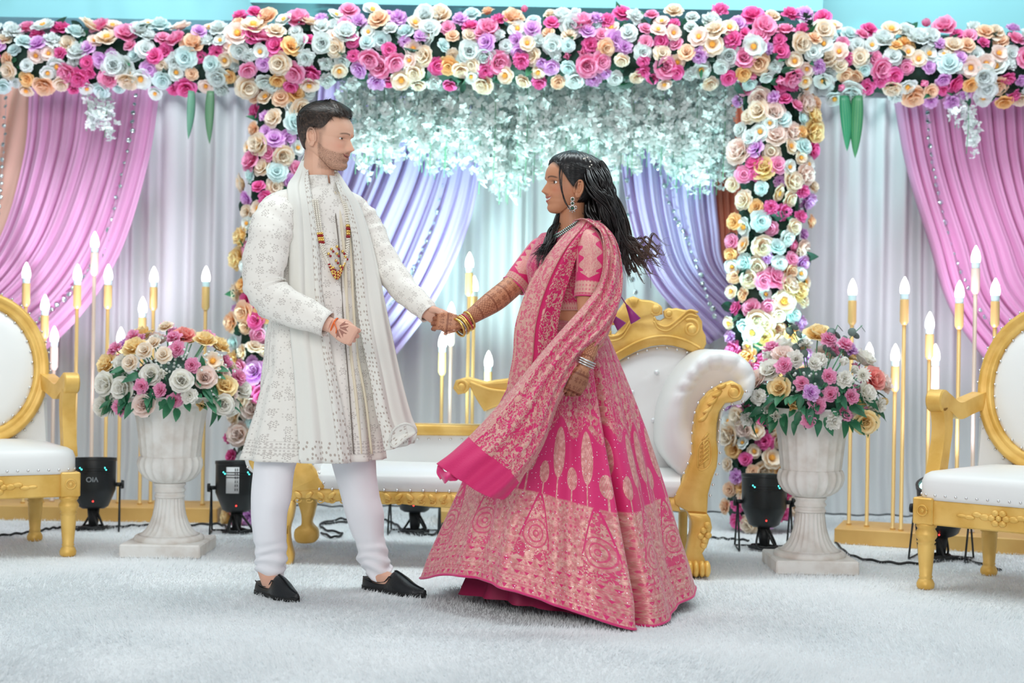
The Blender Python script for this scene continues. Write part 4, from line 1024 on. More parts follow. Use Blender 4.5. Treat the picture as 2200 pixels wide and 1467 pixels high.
def head_grid(P, off=None, nz=150, nt=240):
    """parametric head, x forward, y left, z up from the chin; returns (nz,nt,3)"""
    top = P['top']; z = np.concatenate([np.linspace(0, .14, int(nz*.62), endpoint=False), .14+(top-.14)*np.sin(np.linspace(0, PI/2, nz-int(nz*.62)))])
    F, Fb, B, Wd = (f(z) for f in (P['F'], P['Fb'], P['B'], P['W']))
    x0 = tab([0, .03, .06, .1, top], [.05, .03, .01, 0, 0])(z); B = np.minimum(B, x0-.004); Fb = np.maximum(Fb, x0+.004); F = np.maximum(F, Fb*0+x0+.004)
    th = np.arange(nt)/nt*2*PI; c, s = np.cos(th), np.sin(th)
    n = 2.25; cc = np.sign(c)*np.abs(c)**(2/n); ss_ = np.sign(s)*np.abs(s)**(2/n)
    A = np.where(c[None] > 0, (Fb-x0)[:, None], (x0-B)[:, None])
    X = x0[:, None] + A*cc[None]; Yy = Wd[:, None]*ss_[None]; Z = np.repeat(z[:, None], nt, 1)
    fr = np.clip((X-x0[:, None])/.03, 0, 1)
    wn = P['nw'](z)[:, None]
    X = X + fr*(F-Fb)[:, None]*np.exp(-np.abs(Yy/wn)**2.2)
    ay = np.abs(Yy)
    X -= fr*P.get('sock', .007)*g2(ay-.031, .015)*g2(Z-.1125, .009)
    X += fr*.0035*g2(ay-.030, .018)*g2(Z-.1300, .006)          # brow ridge
    X += fr*.004*g2(ay-.043, .016)*g2(Z-.088, .014)            # cheekbone
    X += fr*P.get('smile', .004)*g2(ay-.030, .011)*g2(Z-.066, .010)
    X += fr*.0055*g2(ay-.0125, .0045)*g2(Z-.0695, .0055)       # nostril wings
    zm = .0495+.010*(ay/.028)**2                               # smiling mouth line
    lip = np.clip(1-(ay/.027)**2, 0, 1)
    X += fr*lip*(.0030*g2(Z-zm-.005, .0042) + .0036*g2(Z-zm+.0065, .0048) - .0040*g2(Z-zm, .0022))
    X -= fr*.0022*g2(ay-.029, .005)*g2(Z-.057, .006)
    return np.stack([X, Yy, Z], -1), th, z
def face_params(kind):
    m = kind == 'm'; top = .232
    z = [0, .008, .018, .031, .042, .050, .057, .066, .070, .076, .088, .102, .114, .126, .145, .165, .185, .205, .222, top]
    if m:
        F = [.082, .094, .0985, .0925, .0985, .0965, .1005, .0985, .112, .1255, .119, .111, .1045, .1095, .108, .102, .090, .068, .035, .002]
        Fb = [.080, .091, .094, .0925, .096, .0965, .098, .0985, .0985, .0985, .0985, .0985, .0985, .1045, .107, .102, .090, .068, .035, .002]
        Wd = [.026, .037, .045, .053, .058, .0605, .063, .066, .0672, .068, .070, .0715, .072, .0735, .0755, .0745, .069, .056, .032, .002]
    else:
        F = [.078, .088, .092, .0885, .096, .093, .0985, .0955, .107, .1215, .116, .108, .1010, .1035, .1055, .101, .090, .068, .035, .002]
        Fb = [.077, .086, .089, .0885, .0930, .093, .0950, .0955, .0955, .0955, .0955, .0955, .0955, .1010, .1045, .101, .090, .068, .035, .002]
        Wd = [.020, .030, .038, .047, .053, .0565, .0595, .063, .0645, .0655, .068, .070, .071, .0725, .0745, .0735, .068, .056, .032, .002]
    return dict(top=top, F=tab(z, F), Fb=tab(z, Fb), W=tab(z, Wd),
                B=tab([0, .015, .035, .05, .065, .09, .12, .15, .18, .205, .222, top], [.055, .028, .0, -.035, -.064, -.084, -.096, -.099, -.092, -.070, -.04, -.001]),
                nw=tab([0, .02, .031, .042, .057, .064, .070, .078, .09, .105, .118, .128, top], [.024, .024, .03, .024, .024, .014, .0135, .0125, .0095, .0085, .010, .028, .04]))
def ear(mb, sy, cz, cx=-.010, yw=.071):
    """helix rim, inner fold, bowl, tragus and lobe"""
    q = np.linspace(-.75, 4.0, 28); pts = []
    for a in q:
        ex = cx + .0155*math.cos(a) - .0045*math.sin(a); ez = cz + .0295*math.sin(a)
        pts.append((ex, sy*(yw+.010+.007*(cx-ex+.016)/.03), ez))
    pts += [(cx-.008, sy*(yw+.010), cz-.026), (cx-.001, sy*(yw+.008), cz-.0315), (cx+.006, sy*(yw+.006), cz-.030)]
    mb.tube(spl(pts, 60), np.interp(np.linspace(0, 1, 60), [0, .15, .7, .85, 1], [.0030, .0042, .0042, .0058, .0062]), 8)
    mb.sphere((cx-.001, sy*(yw+.004), cz-.002), (.0165, .0075, .029), 16, 12)
    mb.tube([(cx-.005+.0075*math.cos(a), sy*(yw+.0125), cz+.003+.017*math.sin(a)) for a in np.linspace(.3, 4.2, 14)], .0030, 6)
    mb.sphere((cx+.003, sy*(yw+.0085), cz-.024), (.009, .006, .011), 12, 8)
    mb.sphere((cx+.0135, sy*(yw+.006), cz-.004), (.0045, .006, .009), 8, 6)
def eyelids(mb, eyes, r, lo, up):
    for c in eyes:
        for a0, a1 in ((-PI/2, lo), (up, PI/2)):
            ts = np.linspace(a0, a1, 8); G = np.zeros((8, 20, 3)); a = np.arange(20)/20*2*PI
            for i, t in enumerate(ts): ct = max(math.cos(t), 1e-3); G[i] = np.stack([r*ct*np.cos(a), r*1.12*ct*np.sin(a), np.full(20, r*math.sin(t))], -1)
            mb.grid(G+np.asarray(c), cv=True, capa=True, capb=True)
def hand(mb, wrist, d, n, side, curls, spread=0.10, thumb=None, s=1.0, wr=.027):
    """palm + five fingers; d wrist->knuckles, n back-of-hand normal, side towards the thumb; curls per finger (3 angles)"""
    w = np.asarray(wrist, float); d = np.asarray(d, float); d /= np.linalg.norm(d)
    n = np.asarray(n, float); n -= d*(n@d); n /= np.linalg.norm(n); t = np.asarray(side, float); t -= d*(t@d); t -= n*(t@n); t /= np.linalg.norm(t)
    a = np.arange(16)/16*2*PI; G = []
    for x, hw, hn, o in ((-.03, wr*.95, wr*.78, 0), (.0, wr, wr*.72, 0), (.022, .034, .019, .002), (.05, .041, .0165, .002), (.078, .041, .0145, 0), (.094, .036, .0115, -.001), (.102, .028, .007, -.003)):
        e = np.sign(np.cos(a))*np.abs(np.cos(a))**.8; f = np.sign(np.sin(a))*np.abs(np.sin(a))**.8
        G.append(w + s*(d*x + n*o + np.outer(e*hw, t) + np.outer(f*hn, n)))
    mb.grid(np.stack(G), cv=True, capa=True, capb=True)
    for k, (so_, L, r) in enumerate(((.029, .074, .0092), (.0095, .082, .0095), (-.010, .077, .0090), (-.0285, .060, .0080))):
        b = w + s*(d*(.088 - .004*abs(k-1.2)) + t*so_*1.05); dirv = d*math.cos(spread*(1.4-k)*.55) + t*math.sin(spread*(1.4-k)*.55); pts = [b-dirv*s*.018, b]; ang = 0
        for j, fr in enumerate((.46, .30, .24)):
            ang += curls[k][j]; v = dirv*math.cos(ang) - n*math.sin(ang); p0 = pts[-1]
            pts += [p0 + v*s*L*fr*.5, p0 + v*s*L*fr]
        rr = np.array([1.05, 1.08, .98, 1.02, .92, .95, .86, .70])*r*s
        P = np.array(pts); mb.tube(P, rr, 10); mb.sphere(P[-1], rr[-1]*1.02, 10, 6)
    if thumb is not None:
        P = np.array([w + s*(d*x + t*y + n*z) for x, y, z in thumb]); rr = np.interp(np.linspace(0, 1, 14), [0, .4, .75, 1], [.0155, .0125, .0112, .0078])*s
        P = spl(P, 14); mb.tube(P, rr, 10); mb.sphere(P[-1], rr[-1], 10, 6)
def xf(M, P): P = np.asarray(P, float); sh = P.shape; return (P.reshape(-1, 3) @ np.array(M.to_3x3()).T + np.array(M.translation)).reshape(sh)
def skin_mat(name, rough=.48):
    def fn(b):
        a = attr('Col'); n = noise(scale=55, detail=3)
        mx = E.nt.nodes.new('ShaderNodeMix'); mx.data_type = 'RGBA'; mx.blend_type = 'MULTIPLY'; mx.inputs[0].default_value = .25
        E.nt.links.new(a.outputs['Color'], mx.inputs[6]); lnk(mixc(n, (.82, .80, .80), (1, 1, 1)), mx.inputs[7])
        return dict(col=mx.outputs[2], bump=(noise(scale=420, detail=2), .06, .001))
    return mat(name, (.7, .5, .4), rough, spec=.4, fn=fn, Subsurface_Weight=.12, Subsurface_Radius=(.9, .35, .2), Subsurface_Scale=.012)
def eye_obj(parent, c, r, M, iris):
    def fn(b):
        x, y, z = objxyz(); d = hyp(y, z)/r; f = x.gt(0.0)
        ir = d.ss(.64, .60)*f; pu = d.ss(.28, .24)*f
        return dict(col=mixc(pu, mixc(ir, (.80, .78, .76), srgb(*iris)), (.01, .01, .01)))
    o = MB().sphere((0, 0, 0), r, 20, 14).build('eye', mat('eye_surface', (.8, .8, .8), .12, fn=fn), parent)
    o.matrix_local = M @ Matrix.Translation(c); return o
def hair_mat(name, c0, c1, sc_=30.0):
    return mat(name, srgb(*c0), .42, spec=.5, fn=lambda b: dict(col=mixc(noise(scale=sc_, detail=3).ss(.35, .75), srgb(*c0), srgb(*c1))), Anisotropic=.4)
def blades(mb, P0, D, L, w, seg=3, up=None, curve=0.0, N=None):
    """thin flat tapered strands"""
    P0 = np.asarray(P0); D = np.asarray(D); n = len(P0)
    S_ = np.cross(D, N); S_ /= np.maximum(np.linalg.norm(S_, axis=1), 1e-9)[:, None]
    V = np.zeros((n, seg+1, 2, 3))
    for k in range(seg+1):
        t = k/seg; c = P0 + D*(L*t)[:, None] - N*(curve*L*t*t)[:, None]; ww = (w*(1-t**1.5*.95))[:, None]
        V[:, k, 0] = c - S_*ww; V[:, k, 1] = c + S_*ww
    F = []
    for i in range(n):
        o = i*(seg+1)*2
        for k in range(seg): q = o+k*2; F.append((q, q+1, q+3, q+2))
    mb.add(V.reshape(-1, 3), F)

# ------------------------------------------------------------------ fabric patterns
def floret(x, y, r, petals=6, w=.18):
    """x,y local, r scale -> mask of a small outlined rosette"""
    d = hyp(x, y)/r; a = atan2(y, x); e = d - ((a*petals).cos()*w + (1-w)); return (e.abs().ss(.16, .08)).max(d.ss(.22, .16))
def kurta_fn(b):
    u, v = uvxy(); vec = comb(u, v)
    d, x, y, r1, r2 = voro(vec, 21.0, rand=.6); m1 = floret(x, y, .27, 6, .26)*r1.gt(.22)
    d2, x2, y2, r3, r4 = voro(vec, 70.0, rand=.9); dots = d2.ss(.24, .14)*r3.gt(.55)
    low = v.lt(.62)                                            # banded lower part
    bands = ((v*9.0).fract()-.5).abs(); rowdots = hyp(((u*85.0).fract()-.5), ((v*85.0).fract()-.5)).ss(.36, .22)*bands.gt(.30)
    lines = bands.ss(.478, .49).max((bands-.29).abs().ss(.014, .006)); low_m = (rowdots*.8).max(lines*.5).max(m1).max(dots*.7)
    msk = ((m1.max(dots*.6))*(1-low) + low_m*low)*(.55+.9*noise(vec, 30.0, 2)).clamp()
    n = noise(vec, 9.0, 3); th = noise(vec, 420.0, 2)
    col = mixc(msk*.58, mixc(n, srgb(234, 229, 221), srgb(241, 237, 230)), srgb(150, 136, 132))
    return dict(col=col, bump=(msk+th*.25, .35, .003))
M_kurta = mat('kurta_embroidered', srgb(240, 236, 230), .7, spec=.25, fn=kurta_fn)
M_plain = mat('plain_ivory', srgb(240, 239, 234), .75, spec=.2, fn=lambda b: dict(bump=(noise(scale=350, detail=2), .1, .002)))
M_trouser = mat('white_cotton', srgb(240, 239, 243), .72, spec=.2, fn=lambda b: dict(bump=(noise(scale=8, detail=3), .25, .02)))
def stole_fn(b):
    u, v = uvxy(); vec = comb(u*.22, v)
    edge = u.gt(.72).max(v.gt(.935)); d, x, y, r1, r2 = voro(vec, 62.0, rand=.6); star = d.ss(.30, .20)*r1.gt(.2)
    ln = (u-.735).abs().ss(.010, .003)*.5
    return dict(col=mixc((edge*star*.75).max(ln*.6), srgb(243, 242, 235), srgb(172, 152, 140)), bump=(noise(vec, 300, 2)+edge*star, .2, .002))
M_stole = translucent(mat('stole_silk', srgb(243, 242, 235), .6, spec=.3, fn=stole_fn, Sheen_Weight=.15), srgb(240, 238, 230), .15)
PINK, PINKD, RG = srgb(208, 36, 104), srgb(170, 22, 84), srgb(228, 178, 166)
RG2 = srgb(200, 138, 128)
def brocade(vec, scale, dens=.5):
    """flowering vine: outlined florets, leaves and wiry scrolls"""
    d, x, y, r1, r2 = voro(vec, scale, rand=.75); m = floret(x, y, .38, 7, .22)
    n = noise(vec, scale*1.1, 2, .5, .8); sc1 = ((n*7.0).fract()-.5).abs().ss(.11, .06)
    n2 = noise(vec, scale*2.1, 2, .5, .8); lf = n2.ss(1-dens, 1-dens+.04)
    return m.max(sc1).max(lf).clamp(), m
def fabric(name, fn, rough=.5, **kw):
    return mat(name, PINK, rough, spec=.35, fn=fn, Sheen_Weight=.2, **kw)
def skirt_fn(b):
    u, v = uvxy()                                              # u: metres round the hem, v: 0 waist .. 1 hem
    vec = comb(u, v); m_all, fl_ = brocade(vec, 17.0, .46)
    # top: panels with beaded lines
    px = ((u*8.0).fract()-.5); pl = px.abs(); stripe = pl.ss(.045, .03); bead = hyp(px*2.2, (v*26.0).fract()-.5).ss(.30, .24)*px.abs().lt(.16)
    zig = (((v*60.0)+((px*14.0).fract()-.5).abs()*2.0).fract()-.5).abs().ss(.18, .10)*(pl-.40).abs().lt(.05)
    top = bead.max(stripe*.8).max(zig).max(m_all*.75)
    # trees: ovals on stems over plain pink
    tx = ((u*7.0).fract()-.5); ty = (v-.47)/.095
    ov = hyp(tx*4.6, ty*1.0).ss(1.0, .93); tx2 = ((u*7.0+.5).fract()-.5); ov2 = hyp(tx2*5.6, (v-.555)/.042).ss(1.0, .92)
    st = (tx2.abs().ss(.03, .015)*v.gt(.58)).max(tx.abs().ss(.03, .015)*v.gt(.55)); hat = ((u*120.0+v*60).fract()-.5).abs().ss(.2, .45)*.35
    tree = (ov.max(ov2).max(st))*(1-hat)
    # ogee arches with a roundel, woven all over
    ax = ((u*3.9+.30).fract()-.5); ay = (v-.615)/.20; roof = (ax.abs()*4.4).pow(1.5)
    arch_d = ay - roof*.85; outl = (arch_d-.10).abs().ss(.060, .040)*v.lt(.80); ins = arch_d.gt(.10)
    rr = hyp(ax*.256, (v-.782)*.98); ring = ((rr*52.0).fract()-.5).abs().ss(.10, .20); rnd_ = rr.lt(.060)
    d3, x3, y3, r5, r6 = voro(vec, 40.0, rand=.95); speck = d3.ss(.26, .14)*r5.gt(.3)
    arch = (1-outl)*(1-speck*.75*(1-ins))*(1-(1-ring)*rnd_*.75)*(1-(1-m_all)*ins*(1-rnd_)*.8)
    # hem bands of little triangles
    def tri(v0, h, k):
        x = ((u*k).fract()-.5).abs()*2; t = (v-v0)/h; return (x*1.7-(1-t)).lt(0.0)*t.gt(0.0)*t.lt(1.0)
    tr = tri(.885, .012, 26.0).max(tri(.925, .011, 30.0)).max(tri(.978, .016, 34.0)).max(tri(.958, .008, 52.0)*.8)
    lines = (v-.905).abs().ss(.0022, .0012).max((v-.945).abs().ss(.002, .001)).max((v-.970).abs().ss(.002, .001))
    band = (1-tr)*(1-lines*.4)*(1-speck*.45)
    z1 = (v-.030*(u*43.98).cos()-.012*(u*18.0).sin()).ss(.375, .385); z2 = v.ss(.632, .640); z3 = v.ss(.872, .876)
    msk = top*(1-z1) + tree*z1*(1-z2) + arch*z2*(1-z3) + band*z3
    streak = noise(comb(u*70.0, v*420.0), 1.0, 2).ss(.30, .52); weave = 1-(1-m_all)*.38*z2
    msk = (msk*weave*(.74+.26*streak)*(.86+.22*noise(vec, 160.0, 2))).clamp()
    thread = ((v*900.0).sin()*.5+.5)*.12
    col = mixc(msk, mixc(noise(vec, 4.0).ss(.3, .7), PINK, srgb(216, 48, 116)), mixc(noise(vec, 60.0).ss(.35, .65), RG2, RG))
    spk, sx, sy_, q1, q2 = voro(vec, 60.0); seq = spk.ss(.11, .07)*q1.gt(.72)
    return dict(col=mixc(seq, col, (.9, .9, .95)), metal=msk*.25+seq*.6, rough=(1-msk*.18-seq*.3)*.55, bump=(msk+thread+seq, .4, .003))
M_skirt = fabric('skirt_brocade', skirt_fn)
def dup_fn(b):
    u, v = uvxy(); vec = comb(u*.45, v*1.5); m, f = brocade(vec, 20.0, .47)
    e = (u-.5).abs()*2; bord = e.gt(.80); m2, f2 = brocade(comb(u*.9, v*2.2), 30.0, .52)
    ln = (e-.80).abs().ss(.02, .008); plain = v.gt(.90)
    msk = (m*(1-bord)+m2.max(.35)*bord).max(ln)*(1-plain); spk, x, y, q1, q2 = voro(vec, 70.0); seq = spk.ss(.12, .08)*q1.gt(.75)*(1-plain)
    return dict(col=mixc(seq, mixc(msk, PINK, mixc(noise(vec, 60.0), RG2, RG)), (.92, .9, .9)), metal=msk*.2+seq*.5, rough=(1-msk*.15)*.6, bump=(msk+noise(vec, 200, 2)*.6, .6, .004))
M_dup = fabric('dupatta_brocade', dup_fn)
def panel_fn(b):
    u, v = uvxy(); vec = comb(u*.22, v*.75); m, f = brocade(vec, 30.0, .50); m2, f2 = brocade(vec, 18.0, .40)
    left = u.lt(.46); ln = (u-.46).abs().ss(.012, .006).max((u-.05).abs().ss(.02, .01)); dk = (u-.52).abs().lt(.05)
    msk = (m.max(.25)*left + m2*(1-left)*(1-dk)).max(ln)
    return dict(col=mixc(msk, mixc(left, srgb(200, 26, 96), PINK), mixc(noise(vec, 60.0), RG2, RG)), metal=msk*.2, rough=.58, bump=(msk, .5, .003))
M_panel = fabric('dupatta_panel', panel_fn)
def blouse_fn(b):
    u, v = uvxy(); vec = comb(u, v); m, f = brocade(vec, 24.0, .36); bd = v.lt(.028); pt = hyp((u*60.0).fract()-.5, (v*60.0).fract()-.5).ss(.28, .2)
    msk = m*(1-bd)*.9 + bd*(1-pt*.6)
    return dict(col=mixc(msk, srgb(204, 28, 100), mixc(noise(vec, 60.0), RG2, RG)), metal=msk*.2, rough=.55, bump=(msk, .4, .003))
M_blouse = fabric('blouse_brocade', blouse_fn)
def sleeve_fn(b):
    u, v = uvxy()                                              # v 0 shoulder .. 1 hem, u 0..1 round
    x = (u-.5)*6.0; y = v; bd = v.gt(.80); pt = hyp((u*26.0).fract()-.5, (v*18.0).fract()-.5).ss(.30, .2)
    w = .62+.2*((v*52.0).sin()); body = x.abs().lt(w)*v.gt(.10)*v.lt(.72); tip = (v-.72)*9; body2 = x.abs().lt(.5-tip)*v.gt(.70)*v.lt(.78)
    vec = comb(u*.3, v*.16); m, f = brocade(vec, 60.0, .30); d, x3, y3, r5, r6 = voro(comb(u*.3, v*.16), 26.0, rand=.2); dot = d.ss(.20, .15)
    ln = (x.abs()-.95).abs().ss(.10, .05)*v.gt(.08)*v.lt(.7); ed = (v-.80).abs().ss(.012, .006).max((v-.97).abs().ss(.012, .006))
    msk = ((body.max(body2))*(1-m*.45)).max(dot*x.abs().gt(1.2)).max(ln*.8)*(1-bd) + bd*(1-pt*.55)*(1-ed*.6)
    return dict(col=mixc(msk, srgb(206, 28, 100), mixc(noise(vec, 260.0), RG2, RG)), metal=msk*.2, rough=.52, bump=(msk, .4, .002))
M_sleeve = fabric('sleeve_brocade', sleeve_fn)
M_pinkplain = mat('pink_silk', srgb(208, 36, 110), .45, spec=.4, Sheen_Weight=.3)
M_maroon = mat('lining_maroon', srgb(150, 20, 70), .6)
M_goldj = mat('gold_jewel', (.83, .56, .16), .28, 1.0)
M_silverj = mat('silver_jewel', (.62, .63, .62), .3, 1.0)
M_green = mat('green_stone', srgb(20, 80, 60), .15)
M_ruby = mat('ruby_stone', srgb(150, 20, 30), .15)
M_pearl = mat('pearl', srgb(236, 230, 216), .2, spec=.7)

def loft(rings, n, el, f, seam=PI, uvs=None, open_seam=None, fold=None):
    """rings: (K,) dicts centre c, a, b -> grid (rows, n+1) with duplicated seam; el/f lateral & forward axes"""
    al = seam + np.linspace(0, 2*PI, n+1); G = np.zeros((len(rings), n+1, 3)); UV = np.zeros((len(rings), n+1, 2))
    for i, (c, a, b) in enumerate(rings):
        ca, sa = np.cos(al), np.sin(al); G[i] = c + np.outer(a*ca, el) + np.outer(b*sa, f)
        UV[i, :, 0] = (al-seam)*.19; UV[i, :, 1] = c[2]
    if fold is not None: G = fold(G, al)
    return G, UV, al
def ring_table(rows, Yc, n):
    """rows (py, cx, a, b[,Y]) -> interpolated rings"""
    R = np.array([(r[0], r[1], r[2], r[3], r[4] if len(r) > 4 else Yc) for r in rows], float)
    q = np.linspace(R[0, 0], R[-1, 0], n); T_ = [tab(R[:, 0], R[:, k])(q) for k in range(1, 5)]
    return [(W(T_[0][i], q[i], T_[3][i]), T_[1][i], T_[2][i]) for i in range(n)]
def front_Y(rings, el, f, px, py, lift=.01, near=True):
    """depth of the front of an elliptical loft under a pixel"""
    zs = np.array([r[0][2] for r in rings]); Y = rings[0][0][1]
    for _ in range(4):
        p = W(px, py, Y); k = np.argsort(zs); get = lambda h: np.interp(p[2], zs[k], np.array([h(r) for r in rings])[k])
        cx, cy, a, b = get(lambda r: r[0][0]), get(lambda r: r[0][1]), get(lambda r: r[1]), get(lambda r: r[2])
        # solve for y on the ellipse at given x
        dx = p[0]-cx; A = (el[1]/a)**2+(f[1]/b)**2; Bq = 2*dx*(el[0]*el[1]/a**2+f[0]*f[1]/b**2); Cq = dx*dx*((el[0]/a)**2+(f[0]/b)**2)-1
        D = max(Bq*Bq-4*A*Cq, 0); Y = cy + (-Bq - math.sqrt(D))/(2*A)
    return Y - lift

# ================================================================== the man
man = thing('person', 'man in a long cream embroidered kurta, ivory stole, white trousers and black shoes holding hands', 'person', (W(690, 1285, 5.28)[0], 5.28, 0))
mo = np.array(man.location)
def mbuild(mb, name, m, parent=None, **k):
    mb.v = [v - mo for v in mb.v]; return mb.build(name, m, parent or man, **k)
phi = math.radians(35); mf = np.array((math.sin(phi), -math.cos(phi), 0)); ml = np.array((math.cos(phi), math.sin(phi), 0))
MY = 5.26
k_rows = [(398, 692, .060, .060), (406, 691, .085, .070), (412, 688, .125, .080), (422, 683, .178, .094), (440, 677, .206, .108), (480, 676, .206, .118), (540, 678, .200, .124), (600, 680, .190, .124), (660, 682, .184, .124), (720, 684, .194, .134), (800, 688, .212, .152), (900, 690, .230, .172), (985, 690, .244, .186)]
k_rings = ring_table(k_rows, MY, 90)
def k_fold(G, al):
    n = len(G)
    for i in range(n):
        t = i/(n-1); low = max(0, (t-.5)/.5)
        w = .010*low*np.sin(al*9+2.2*t) + .008*low*np.sin(al*16+1) + .004*np.sin(al*5+t*14)*(1-low) + .0025*np.sin(al*3+t*40)*(1-low)
        c = G[i].mean(0); d = G[i]-c; r = np.linalg.norm(d, axis=1)[:, None]; G[i] = G[i] + d/np.maximum(r, 1e-6)*w[:, None]
    return G
NA = 120
G, UV, al = loft(k_rings, NA, ml, mf, PI, fold=k_fold)
slit = int(90*(790-398)/(985-398))
for i in range(slit, 90):
    t = ((i-slit)/(90-slit))
    for j in range(NA-22, NA+1):                               # back panel swings out behind the slit
        w = ((j-(NA-22))/22)**1.5; G[i, j] += np.array((-.085*t*w, .03*t*w, .0))
    for j in range(0, 10): G[i, j] += np.array((.018*t*(1-j/10), -.02*t*(1-j/10), 0))
kb = MB(); kb.grid(G, uv=UV, flip=True); kurta = mbuild(kb, 'kurta', M_kurta); solidify(kurta, .004, -1)
# stand collar
cl = MB(); cr_ = []
for py, a, b, dx in ((412, .085, .074, 0), (404, .074, .069, 0), (392, .068, .066, -1), (380, .0655, .064, -2)):
    cr_.append((W(692+dx, py, MY), a, b))
Gc, UVc, alc = loft(cr_, 48, ml, mf, PI/2+.12)
Gc = Gc[:, :48]; UVc = UVc[:, :48]
cl.grid(Gc, uv=UVc, flip=True); solidify(mbuild(cl, 'stand_collar', M_kurta, kurta), .005)
kF = lambda px, py, l=.01: W(px, py, front_Y(k_rings, ml, mf, px, py, l))
# front placket: two cream folded edges and a dark gap line
M_gap = mat('placket_gap', srgb(120, 112, 104), .8)
for dx, m_, r_, nm in ((0, M_gap, .0022, 'placket_seam'), (10, mat('placket_cream', srgb(226, 214, 190), .6), .0055, 'placket_edge'), (24, bpy.data.materials['placket_cream'], .005, 'placket_edge')):
    pts = spl([kF(713+dx*.6, 412, .006), kF(722+dx, 470, .008), kF(731+dx, 560, .008), kF(736+dx, 660, .008), kF(744+dx, 760, .01), kF(752+dx*1.4, 860, .012), kF(760+dx*1.6, 975, .012)], 60)
    mbuild(MB().tube(pts, r_, 8), nm, m_, kurta)
# sleeves
def sleeve(name, pts, radii, m, seed, cuffband=False):
    P = spl([W(*p) for p in pts], 60); R = tab(np.linspace(0, 1, len(radii)), radii)(np.linspace(0, 1, 60)); mb = MB()
    n = 40; T = np.gradient(P, axis=0); T /= np.linalg.norm(T, axis=1)[:, None]; N = np.array((0, 1.0, 0)); G = np.zeros((60, n+1, 3)); UV = np.zeros((60, n+1, 2))
    a = np.linspace(0, 2*PI, n+1); s = np.concatenate([[0], np.cumsum(np.linalg.norm(np.diff(P, axis=0), axis=1))])
    for k in range(60):
        N = N-T[k]*(N@T[k]); N /= np.linalg.norm(N); B = np.cross(T[k], N)
        bend = np.linalg.norm(T[min(k+3, 59)]-T[max(k-3, 0)])
        r = R[k]*(1+.035*np.sin(a*3+k*.33+seed)+.03*np.sin(k*.75+2*np.sin(a+seed)) + bend*.10*np.sin(k*1.7+a*2))
        r[-1] = r[0]; G[k] = P[k] + r[:, None]*(np.cos(a)[:, None]*N+np.sin(a)[:, None]*B); UV[k, :, 0] = a*.075; UV[k, :, 1] = 2-s[k]
    mb.grid(G, uv=UV); o = mbuild(mb, name, m, kurta); solidify(o, .004, -1); return o
sleeve('sleeve', [(648, 440, 5.20), (612, 446, 5.16), (586, 482, 5.10), (573, 540, 5.06), (566, 605, 5.04), (585, 640, 5.03), (640, 668, 5.02), (704, 697, 5.00)], [.030, .060, .077, .078, .073, .073, .062, .046], M_kurta, 1)
sleeve('sleeve', [(730, 445, 5.31), (764, 456, 5.35), (790, 500, 5.37), (822, 560, 5.35), (860, 612, 5.31), (900, 652, 5.26), (922, 674, 5.235)], [.03, .056, .066, .060, .053, .045, .038], M_kurta, 3)
# trousers
def trouser(pts, seed):
    n = 80; A = np.array(pts, float); y = np.linspace(A[0, 0], A[-1, 0], n); L, R_, Yd = (tab(A[:, 0], A[:, k])(y) for k in (1, 2, 3)); G = np.zeros((n, 49, 3)); a = np.linspace(0, 2*PI, 49)
    for i in range(n):
        t = i/(n-1); c = (W(L[i], y[i], Yd[i])+W(R_[i], y[i], Yd[i]))/2; hw = (R_[i]-L[i])/2*Yd[i]/FPX
        bun = np.clip((t-.72)/.2, 0, 1); w = 1+.02*np.sin(3*a+t*9+seed)+.012*np.sin(5*a-t*7) + bun*(.10*np.sin(t*95+1.2*np.sin(a+seed))+.03*np.sin(t*60+a*2))
        w[-1] = w[0]; G[i] = c + np.stack([hw*w*np.cos(a), hw*.95*w*np.sin(a), .012*bun*np.sin(2*a+t*20)], -1)
    return G
tb = MB(); tb.grid(trouser([(900, 566, 690, 5.22), (960, 552, 654, 5.20), (1009, 546, 634, 5.19), (1070, 540, 626, 5.19), (1107, 539, 616, 5.20), (1150, 543, 614, 5.22), (1181, 548, 616, 5.24), (1215, 548, 613, 5.26), (1242, 556, 608, 5.28)], 1), flip=True)
tb.grid(trouser([(900, 690, 800, 5.30), (960, 704, 807, 5.31), (1009, 716, 808, 5.32), (1065, 732, 815, 5.34), (1107, 743, 825, 5.36), (1150, 757, 825, 5.38), (1178, 768, 833, 5.39), (1200, 768, 836, 5.40), (1222, 782, 841, 5.40), (1240, 788, 836, 5.40)], 4), flip=True)
tr = mbuild(tb, 'trousers', M_trouser); solidify(tr, .003, -1)
